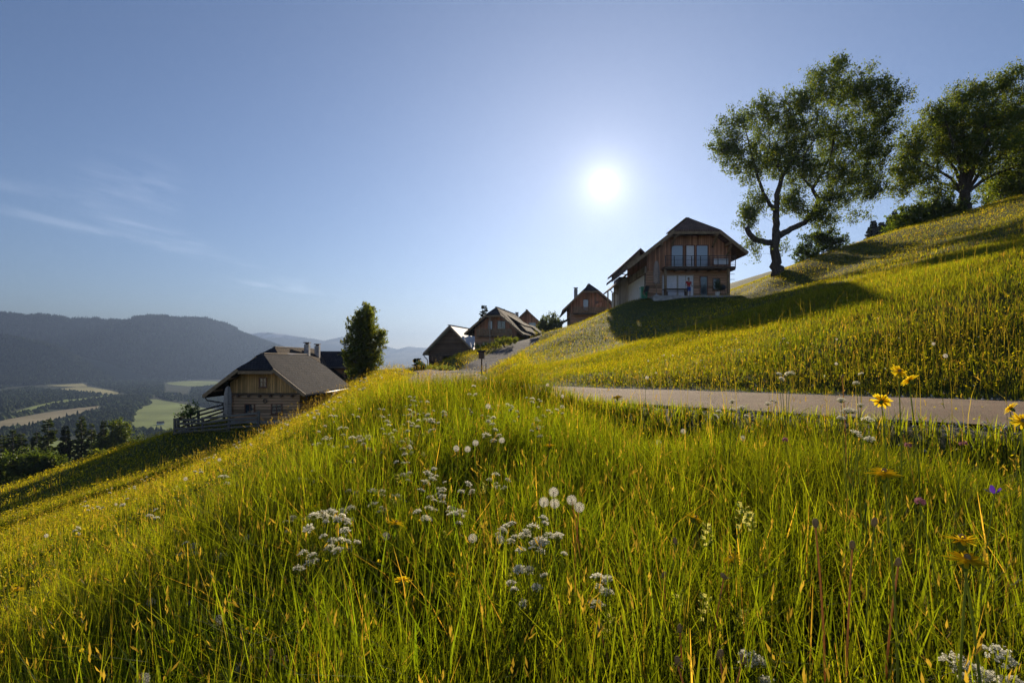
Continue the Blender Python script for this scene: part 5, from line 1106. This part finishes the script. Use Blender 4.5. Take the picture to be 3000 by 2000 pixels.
for k in range(46):
    x, y = sector(1, 4.5, 18, 36, frng); x, y = float(x[0])-.1*float(y[0]), float(y[0])
    if road_gap(x, y) < .5: continue
    clock(0, 0, 0, 'far white dandelion clock dotting the bank', False, 1.2, (x, y, g1(x, y)+.36+.15*frng.random()), 'far dandelion clocks on the bank')

# yellow rattle: leafy spikes of pale yellow hooded flowers
def rattle_mesh(seed):
    rg_ = np.random.default_rng(seed); fl = MB(); lf = MB()
    for i in range(11):
        z = -.085+.0085*i; a = i*1.9; r = .014*(1.1-.05*i); c = Vector((r*math.cos(a), r*math.sin(a), z)); o = Vector((math.cos(a), math.sin(a), .35)); t_ = Vector((-math.sin(a), math.cos(a), 0)); up = Vector((0, 0, 1))
        fl.add([c-t_*.006-up*.006, c+t_*.006-up*.006, c+t_*.007+up*.007+o*.003, c-t_*.007+up*.007+o*.003], [(0, 1, 2, 3)]); fl.add([c+o*.002-t_*.003, c+o*.002+t_*.003, c+o*.014+up*.006+t_*.0025, c+o*.016+up*.001, c+o*.014+up*.006-t_*.0025], [(0, 1, 2, 3, 4)])
        e = c+o*.022-up*.006; lf.add([c-up*.009, c+(e-c)*.5+t_*.008-up*.006, e+up*.004, c+(e-c)*.5-t_*.008-up*.006], [(0, 1, 2, 3)])
    return fl.mesh('flower_spike', M['yellow_pale']), lf.mesh('bracts', M['sepal'])
RAT = [rattle_mesh(900+i) for i in range(3)]
def rattle(px, py, d, label, loc=None, group='yellow rattle in the meadow'):
    d *= 1.4
    p = W(px, py, d) if loc is None else np.array(loc, float); zg = g1(p[0], p[1]); h = max(.15, p[2]-zg); i = int(frng.integers(0, 3)); f = thing('yellow_rattle', label, 'wild flower', (p[0], p[1], zg), frng.random()*6, group)
    put('stem', STEM['fine'][i], f, (0, 0, 0), (0, 0, 0), (1, 1, h)); s = .6+.3*frng.random(); hd = put('flower_spike', RAT[i][0], f, (0, 0, h), (frng.normal(0, .12), frng.normal(0, .12), 0), (s,)*3); put('bracts', RAT[i][1], hd)
RT = [(2175,1475,1.25,'largest pale yellow rattle spike right of the middle of the meadow'),(2200,1500,1.3,'yellow rattle close behind the largest one'),(2075,1535,1.35,'yellow rattle spike left of the largest one'),(2068,1742,1.2,'orange tinged yellow rattle low in the foreground'),(2180,1785,1.2,'yellow rattle right of the orange tinged one'),(1788,1800,1.2,'yellow rattle under the small white umbel plant'),(1985,1735,1.3,'narrow yellow rattle between grass stalks'),(1935,1790,1.3,'small yellow rattle between grass stalks at the bottom'),(1500,1660,1.6,'yellow rattle left of the big umbel plant'),(700,1740,1.8,'yellow rattle beside the dark gap on the lower left'),(630,1855,1.6,'yellow rattle in the lower left grass'),(320,1860,1.8,'yellow rattle far down the left slope'),(650,1975,1.4,'yellow rattle at the bottom edge, left part'),(460,1965,1.5,'yellow rattle near the bottom left clock'),(1165,1390,2.6,'tall yellow rattle in front of the bank umbels'),(880,1690,1.8,'yellow rattle under the fading umbels'),(1150,1455,2.3,'yellow rattle left of a white umbel'),(1420,1415,2.2,'yellow rattle on the green bank')]
for px, py, d, lab in RT: rattle(px, py, d, lab)
for k in range(30):
    x, y = sector(1, 1.8, 5.5, 40, frng); x, y = float(x[0]), float(y[0])
    if road_gap(x, y) < .6: continue
    rattle(0, 0, 0, 'slender yellow rattle half sunk in the meadow grass', (x, y, g1(x, y)+.28+.12*frng.random()), 'slender yellow rattle sunk in the grass')

# spent dandelions on red stems, clover, bellflower
def spent_mesh(seed):
    rg_ = np.random.default_rng(seed); mb = MB(); mb.lathe([(.003, -.012), (.007, -.006), (.0078, .002), (.006, .008), (.004, .011), (.0005, .012)], (0, 0, 0), 9)
    for i in range(10):
        a = i*.63+rg_.random()*.3; mb.add([(.006*math.cos(a), .006*math.sin(a), -.008), (.007*math.cos(a+.3), .007*math.sin(a+.3), -.008), (.018*math.cos(a+.15), .018*math.sin(a+.15), -.02+.012*rg_.random())], [(0, 1, 2)])
    return mb.mesh('bare_head', M['brown'])
SPT = [spent_mesh(950+i) for i in range(3)]
SP = [(2389,1541,1.05,'bare dandelion head on a thick red stem, farthest left of the red stalks'),(2562,1538,1.1,'bare dandelion head with white tip on an olive stalk'),(2497,1605,1.1,'dark bare dandelion head on an orange stalk between two others'),(2632,1655,1.1,'nodding dark bare head right of the white tipped one'),(1992,1848,1.15,'bare head with pale cap near the bottom middle'),(2120,1695,1.3,'twin bare heads on a long brown stalk'),(1978,1590,1.5,'fluffy torn head on a yellowish stalk above the rattle'),(1945,1690,1.4,'dark torn bare head in the middle foreground'),(795,1916,1.4,'bare head on a red stem at the lower left'),(1757,1845,1.2,'pale bare head below the white umbels'),(1985,1945,1.0,'small bare head with white tip at the bottom edge'),(2110,1925,1.0,'torn white topped head at the bottom edge'),(2468,1105,2.6,'slim reddish bare stalk in front of the road'),(835,1935,1.4,'brown plantain like head beside the red stemmed one'),(2175,1940,1.0,'drooping brown head near the bottom edge')]
for k, (px, py, d, lab) in enumerate(SP):
    p = W(px, py, d*1.25); zg = g1(p[0], p[1]); h = max(.15, p[2]-zg); f = thing('spent_dandelion', lab, 'seed head', (p[0], p[1], zg), frng.random()*6, 'bare dandelion heads in the foreground')
    put('stem', STEM['red' if k not in (1, 6) else 'green'][k % 3], f, (0, 0, 0), (0, 0, 0), (1, 1, h)); put('bare_head', SPT[k % 3], f, (0, 0, h+.008), (frng.normal(0, .25), frng.normal(0, .25), 0), (.9,)*3)
def clover_mesh(seed, mat, R=.013, n=60):
    rg_ = np.random.default_rng(seed); mb = MB()
    for i in range(n):
        z = 1-1.6*(i+.5)/n; r = math.sqrt(max(0, 1-z*z)); a = i*2.399; d = Vector((r*math.cos(a), r*math.sin(a), z*.9+.2)); u = d.orthogonal().normalized(); b = d*R*.45; e = d*R*(1+.25*rg_.random())
        mb.add([b-u*.0012, b+u*.0012, e+u*.0018, e-u*.0018], [(0, 1, 2, 3)])
    return mb.mesh('blossom', M[mat])
CLV = clover_mesh(970, 'pink'); VIO = MB(); rg0 = np.random.default_rng(4); petals(VIO, 5, .02, .011, .75, -.1, rg0); VIO = VIO.mesh('bell', M['violet'])
for px, py, d, lab, ms, nm, ct in [(2695,1472,1.15,'pink clover blossom left of the violet bellflower',CLV,'clover',''),(2822,1300,1.5,'large dusky pink clover just below the road edge',CLV,'clover',''),(2660,1305,1.7,'greyish pink clover left of the large one',CLV,'clover',''),(2915,1444,1.1,'violet bellflower in the grass below the road',VIO,'bellflower',''),(552,1773,1.9,'violet flower beside the three orange goatsbeards',VIO,'bellflower',''),(2300,1290,2.0,'small pink clover in the bright grass below the verge',CLV,'clover','')]:
    p = W(px, py, d*1.35); zg = g1(p[0], p[1]); h = max(.15, p[2]-zg); f = thing(nm, lab, 'wild flower', (p[0], p[1], zg), frng.random()*6); put('stem', STEM['fine'][0], f, (0, 0, 0), (0, 0, 0), (1, 1, h)); put('blossom' if ms is CLV else 'bell', ms, f, (0, 0, h), (.2, .1, 0), (.9,)*3)

# buttercups: the 240 nearest as plants of their own, the thousands beyond as one mass
def cup_mesh(seed):
    rg_ = np.random.default_rng(seed); mb = MB(); petals(mb, 5, .0105, .0105, .55, .0, rg_, 0, .001); return mb.mesh('petals', M['yellow'])
CUP = [cup_mesh(980+i) for i in range(3)]
cnt = 0
while cnt < 230:
    x, y = sector(1, 1.5, 7.5, 44, frng); x, y = float(x[0]), float(y[0])
    if road_gap(x, y) < .3 or frng.random() > .3+.9*(x < 0) or frng.random() > 2.2*fnoise(np.array([x*.8]), np.array([y*.8]), 151)[0]-.4: continue
    zg = g1(x, y); h = .3+.17*frng.random(); f = thing('buttercup', 'small yellow buttercup between the near grass blades', 'flower', (x, y, zg), frng.random()*6, 'buttercups in the near meadow')
    put('stem', STEM['fine'][cnt % 3], f, (0, 0, 0), (0, 0, 0), (.7, .7, h)); put('petals', CUP[cnt % 3], f, (0, 0, h), (frng.normal(0, .35), frng.normal(0, .35), 0), (1,)*3); cnt += 1
def cup_mass(n, r0, r1, size, hz, seed, cover, col):
    rg_ = np.random.default_rng(seed); x, y = sector(n, r0, r1, 47, rg_); pt = fnoise(x/5.5, y/5.5, 161, 3)
    k = open_ground(x, y, .3) & seen(x, y) & (rg_.random(n) < np.clip((pt-.36+.16*(x < -.2*y))*cover, 0.04, 1)); x, y = x[k], y[k]; n = len(x); z = gz(x, y)+hz*(.55+.55*rg_.random(n))*np.where((x > 1) & (y > 8.5), .55, 1.0)*(1-.08*np.clip((-x-.18*y-.6)/2.0, 0, 1)); s = size*(.6+.7*rg_.random(n))
    a = rg_.random(n)*6.28; V = np.empty((n, 5, 3)); ti = rg_.normal(0, .5, (n, 2))
    V[:, 4] = np.stack([x, y, z-s*.35], 1)
    for j in range(4):
        dx = np.cos(a+j*1.5708)*s; dy = np.sin(a+j*1.5708)*s; V[:, j] = np.stack([x+dx, y+dy, z+dx*ti[:, 0]+dy*ti[:, 1]], 1)
    b = np.arange(n)[:, None]*5; tri = np.array([(0, 1, 4), (1, 2, 4), (2, 3, 4), (3, 0, 4)]); return V.reshape(-1, 3), (b[:, :, None]+tri[None]).reshape(-1, 3), np.repeat(np.array(col)*(.75+.45*rg_.random((n, 1))), 5, 0)
M['cup'] = leafy('buttercup_petal', .5, (1.0, 1.05, .6), .02, .5)
YC = (.72, .55, .015)
V, Fq, C = join([cup_mass(20000, 3, 12, .0095, .47, 11, 3, YC), cup_mass(60000, 12, 30, .016, .40, 12, 2.6, YC), cup_mass(150000, 30, 105, .033, .42, 13, 3.0, YC)])
tag(np_obj('buttercups', V, Fq, M['cup'], col=C), 'thousands of tiny yellow buttercups sprinkled over the slopes', 'flowers', kind='stuff')
V, Fq, C = join([cup_mass(900, 4, 12, .008, .4, 14, 1.6, (.7, .7, .62)), cup_mass(3500, 12, 34, .014, .42, 15, 1.4, (.7, .7, .62)), cup_mass(5000, 34, 90, .026, .42, 16, 1.2, (.6, .55, .4))])
tag(np_obj('white_flowers', V, Fq, M['cup'], col=C), 'tiny white and straw coloured blossoms sprinkled over the slopes', 'flowers', kind='stuff')
# ------------------------------------------------------------------ the person on the terrace
def skin_obj(name, verts, edges, radii, mat, parent, sub=2, root=0):
    m = bpy.data.meshes.new(name); m.from_pydata([tuple(v) for v in verts], edges, []); m.materials.append(mat)
    o = link(bpy.data.objects.new(name, m), parent); sk = o.modifiers.new('skin', 'SKIN'); sk.use_smooth_shade = True
    if not m.skin_vertices: m.skin_vertices.new()
    for i, r in enumerate(radii):
        d = m.skin_vertices[0].data[i]; d.radius = (r, r) if not hasattr(r, '__len__') else r; d.use_root = (i == root)
    su = o.modifiers.new('smooth', 'SUBSURF'); su.levels = sub; su.render_levels = sub; return o
M['skin'] = plain('sun_tanned_skin', (.45, .26, .17), .55, .08, 20); M['shirt'] = plain('red_shirt', (.5, .03, .025), .85, .15, 25); M['shorts'] = plain('blue_shorts', (.03, .08, .38), .85, .15, 25); M['hair'] = plain('dark_hair', (.04, .025, .015), .7, .3, 60)
pe = thing('person', 'person in a red t-shirt and blue shorts standing before the curtained terrace doors', 'person', (16.15, 52.0, 5.6), math.radians(14))
V = [(0,0,.95),(0,0,1.08),(0,-.01,1.25),(0,0,1.42),(0,.0,1.5),(0,-.01,1.58),(0,-.02,1.68),(0,-.015,1.75)]; E = [(i, i+1) for i in range(7)]; R = [(.155,.11),(.145,.1),(.165,.11),(.17,.095),(.06,.06),(.07,.08),(.082,.1),(.06,.075)]
for sg in (-1, 1):
    b = len(V); V += [(sg*.1,.0,.88),(sg*.12,-.01,.5),(sg*.125,.02,.1),(sg*.13,-.02,.045),(sg*.15,-.14,.03)]; R += [.09,.062,.04,.045,.035]; E += [(0, b),(b, b+1),(b+1, b+2),(b+2, b+3),(b+3, b+4)]
    b = len(V); V += [(sg*.2,.0,1.41),(sg*.29,.03,1.14),(sg*.25,-.17,.98),(sg*.2,-.25,1.0)]; R += [.055,.042,.032,.034]; E += [(3, b),(b, b+1),(b+1, b+2),(b+2, b+3)]
    h = b+3
    for k, (dx, l) in enumerate([(-.03,.075),(-.01,.088),(.01,.082),(.03,.065)]):
        c = len(V); p = V[h]; V += [(p[0]+dx, p[1]-.045, p[2]+.005), (p[0]+dx*1.1, p[1]-.045-l*.5, p[2]-.01), (p[0]+dx*1.1, p[1]-.04-l*.9, p[2]-.035)]; R += [.0095,.0085,.007]; E += [(h, c),(c, c+1),(c+1, c+2)]
    c = len(V); p = V[h]; V += [(p[0]-sg*.045, p[1]-.02, p[2]+.02), (p[0]-sg*.06, p[1]-.055, p[2]+.02)]; R += [.011,.009]; E += [(h, c),(c, c+1)]
body = skin_obj('body', V, E, R, M['skin'], pe)
SV = [(0,0,.93),(0,-.0,1.1),(0,-.01,1.26),(0,0,1.42),(0,0,1.475),(.2,0,1.41),(.255,.02,1.24),(-.2,0,1.41),(-.255,.02,1.24)]
skin_obj('shirt', SV, [(0,1),(1,2),(2,3),(3,4),(3,5),(5,6),(3,7),(7,8)], [(.18,.13),(.17,.125),(.185,.13),(.185,.115),(.075,.075),.078,.07,.078,.07], M['shirt'], pe)
skin_obj('shorts', [(0,0,.97),(0,0,.9),(.105,0,.8),(.12,-.005,.52),(-.105,0,.8),(-.12,-.005,.52)], [(0,1),(1,2),(2,3),(1,4),(4,5)], [(.165,.125),(.165,.125),.11,.09,.11,.09], M['shorts'], pe)
hm_ = MB(); hm_.ball((0, .015, 1.715), .105, 12, 8, (.92, 1.08, .85)); hm_.build('hair', M['hair'], pe)
fc = MB()
for sg in (-1, 1): fc.ball((sg*.033, -.113, 1.665), .012, 6, 5); fc.ball((sg*.088, -.01, 1.65), .022, 6, 5, (.5, 1, 1.3))
fc.ball((0, -.125, 1.64), .016, 6, 5, (.8, 1, 1.3)); fc.ball((0, -.108, 1.605), .02, 6, 4, (1.3, .5, .35)); fc.build('face', M['skin'], pe)
for sg in (-1, 1): MB().ball((sg*.14, -.06, .04), .052, 10, 6, (1, 2.4, .8)).build('shoe', M['dark_plastic'], pe)
SKY_STR = .058; SKY_TINT = (.97, .92, 1.0); GLOW = (10, .36, .09); HAZE_COL = (.175, .24, .375); HAZE_D = 1.35e-4; HAZE_G = 0.55; EXPO = 0.8
# ------------------------------------------------------------------ camera, light, sky, air
cam_d = bpy.data.cameras.new('camera'); cam = bpy.data.objects.new('camera', cam_d); COL.objects.link(cam)
cam.rotation_euler = (math.pi/2, 0, 0); cam_d.sensor_width = 36; cam_d.lens = 36*F/3000
cam_d.shift_y = (H0-1000)/3000; cam_d.clip_start = .05; cam_d.clip_end = 60000
SC.camera = cam
sd = bpy.data.lights.new('sun', 'SUN'); sun = bpy.data.objects.new('sun', sd); COL.objects.link(sun)
sd.energy = 5.0; sd.angle = math.radians(.5); sd.color = (1.0, .86, .66)
sun.rotation_euler = Vector(SUN_DIR).to_track_quat('Z', 'Y').to_euler()
w = bpy.data.worlds.new('World'); SC.world = w; w.use_nodes = True; t = w.node_tree; t.nodes.clear()
wo = t.nodes.new('ShaderNodeOutputWorld'); sky = N(t, 'ShaderNodeTexSky', sky_type='NISHITA', sun_disc=False, sun_elevation=SUN_EL, sun_rotation=SUN_AZ)
sky.air_density = 1.0; sky.dust_density = .15; sky.ozone_density = 3.0; sky.altitude = 900
bg = N(t, 'ShaderNodeBackground'); bg.inputs['Strength'].default_value = SKY_STR
tc = N(t, 'ShaderNodeTexCoord'); dirv = tc.outputs['Generated']
def vdot(v):
    d = N(t, 'ShaderNodeVectorMath', operation='DOT_PRODUCT'); L(t, dirv, d.inputs[0]); d.inputs[1].default_value = tuple(v); return d.outputs['Value']
def mth(op, a, b=None, c=None, clamp=False):
    n = N(t, 'ShaderNodeMath', operation=op, use_clamp=clamp)
    for i, q in enumerate((a, b, c)):
        if q is None: continue
        if hasattr(q, 'is_linked'): L(t, q, n.inputs[i])
        else: n.inputs[i].default_value = q
    return n.outputs[0]
# bright air round the sun (the sun itself, and the light scattered near it)
ang = mth('ARCCOSINE', mth('MINIMUM', vdot(SUN_DIR), .9999999))
def lobe(width, amp, p): return mth('MULTIPLY', mth('POWER', mth('DIVIDE', 1.0, mth('ADD', 1.0, mth('POWER', mth('DIVIDE', ang, width), 2.0))), p), amp)
glow = mth('ADD', mth('ADD', lobe(.0105, GLOW[0], 3.0), lobe(.05, GLOW[1], 1.6)), lobe(.42, GLOW[2], 1.5))
# thin cirrus streaks high over the valley
def great(p, q):                                   # the plane through two directions of the sky
    a = Vector(W(*p, 1)).normalized(); b = Vector(W(*q, 1)).normalized(); n_ = a.cross(b).normalized(); m_ = (a+b).normalized()
    al = n_.cross(m_).normalized(); return n_, al, al.dot(a), al.dot(b)
n0, al0, _, _ = great((0, 612), (730, 778))
cb = N(t, 'ShaderNodeCombineXYZ'); L(t, mth('MULTIPLY', vdot(al0), 8.0), cb.inputs[0]); L(t, mth('MULTIPLY', vdot(n0), 55.0), cb.inputs[1]); cb.inputs[2].default_value = 1.7
ns = N(t, 'ShaderNodeTexNoise', i_Scale=1.0, i_Detail=4.0, i_Roughness=.6, i_Distortion=.5); L(t, cb.outputs[0], ns.inputs['Vector'])
wisp = mth('MULTIPLY', mth('SUBTRACT', ns.outputs['Fac'], .36), 3.0, clamp=True)
cl = None
for p, q, w0, amp in [((0,612),(730,778),.006,.52), ((-40,530),(330,600),.008,.3), ((300,640),(640,730),.008,.45), ((730,835),(1010,878),.008,.85), ((240,545),(520,560),.03,.35), ((800,820),(900,826),.007,.4)]:
    n_, al, a0, a1 = great(p, q)
    if a0 > a1: al = -al; a0, a1 = -a0, -a1
    core = mth('DIVIDE', 1.0, mth('ADD', 1.0, mth('POWER', mth('DIVIDE', vdot(n_), w0), 4.0)))
    mid, half = (a0+a1)/2, (a1-a0)/2
    end = mth('DIVIDE', 1.0, mth('ADD', 1.0, mth('POWER', mth('DIVIDE', mth('SUBTRACT', vdot(al), mid), half), 6.0)))
    s_ = mth('MULTIPLY', mth('MULTIPLY', core, end), amp); cl = s_ if cl is None else mth('ADD', cl, s_)
cl = mth('MULTIPLY', cl, wisp)
g2 = mixc(t, 1.0, sky.outputs['Color'], SKY_TINT, 'MULTIPLY')
# glow and cirrus are in units of picture brightness: divide by the sky strength
def scaled(v, c):
    m_ = N(t, 'ShaderNodeVectorMath', operation='SCALE'); m_.inputs[0].default_value = tuple(x/SKY_STR for x in c); L(t, v, m_.inputs['Scale']); return m_.outputs[0]
def addv(a, b):
    m_ = N(t, 'ShaderNodeVectorMath', operation='ADD'); L(t, a, m_.inputs[0]); L(t, b, m_.inputs[1]); return m_.outputs[0]
tot = addv(addv(g2, scaled(glow, (1.0, .97, .93))), scaled(cl, (.17, .165, .16)))
w.cycles.sampling_method = 'MANUAL'; w.cycles.sample_map_resolution = 512
L(t, tot, bg.inputs['Color']); L(t, bg.outputs[0], wo.inputs['Surface'])

# the air itself: one closed box of thin even haze round everything, the sky outside it
hb = MB().box(-9500, 9500, -400, 12500, FLOOR-3, 540)
hm, t2, ho = nt('thin_air'); pv = N(t2, 'ShaderNodeVolumePrincipled')
pv.inputs['Color'].default_value = (*HAZE_COL, 1); pv.inputs['Density'].default_value = HAZE_D; pv.inputs['Anisotropy'].default_value = HAZE_G
L(t2, pv.outputs[0], ho.inputs['Volume'])
haze = hb.build('haze', hm); tag(haze, 'thin blue air between the meadow and the far mountains', kind='stuff')

SC.view_settings.view_transform = 'Standard'; SC.view_settings.look = 'None'; SC.view_settings.exposure = EXPO; SC.view_settings.gamma = 1
SC.render.engine = 'CYCLES'
cy = SC.cycles
cy.max_bounces = 6; cy.diffuse_bounces = 3; cy.glossy_bounces = 2; cy.transmission_bounces = 4; cy.transparent_max_bounces = 4; cy.volume_bounces = 0
cy.sample_clamp_indirect = 6; cy.caustics_reflective = False; cy.caustics_refractive = False
cy.use_denoising = True
try:
    cy.denoiser = 'OPENIMAGEDENOISE'; cy.denoising_prefilter = 'FAST'; cy.denoising_input_passes = 'RGB_ALBEDO_NORMAL'
except Exception as e: print('denoiser', e)
cy.use_adaptive_sampling = True; cy.adaptive_threshold = .015
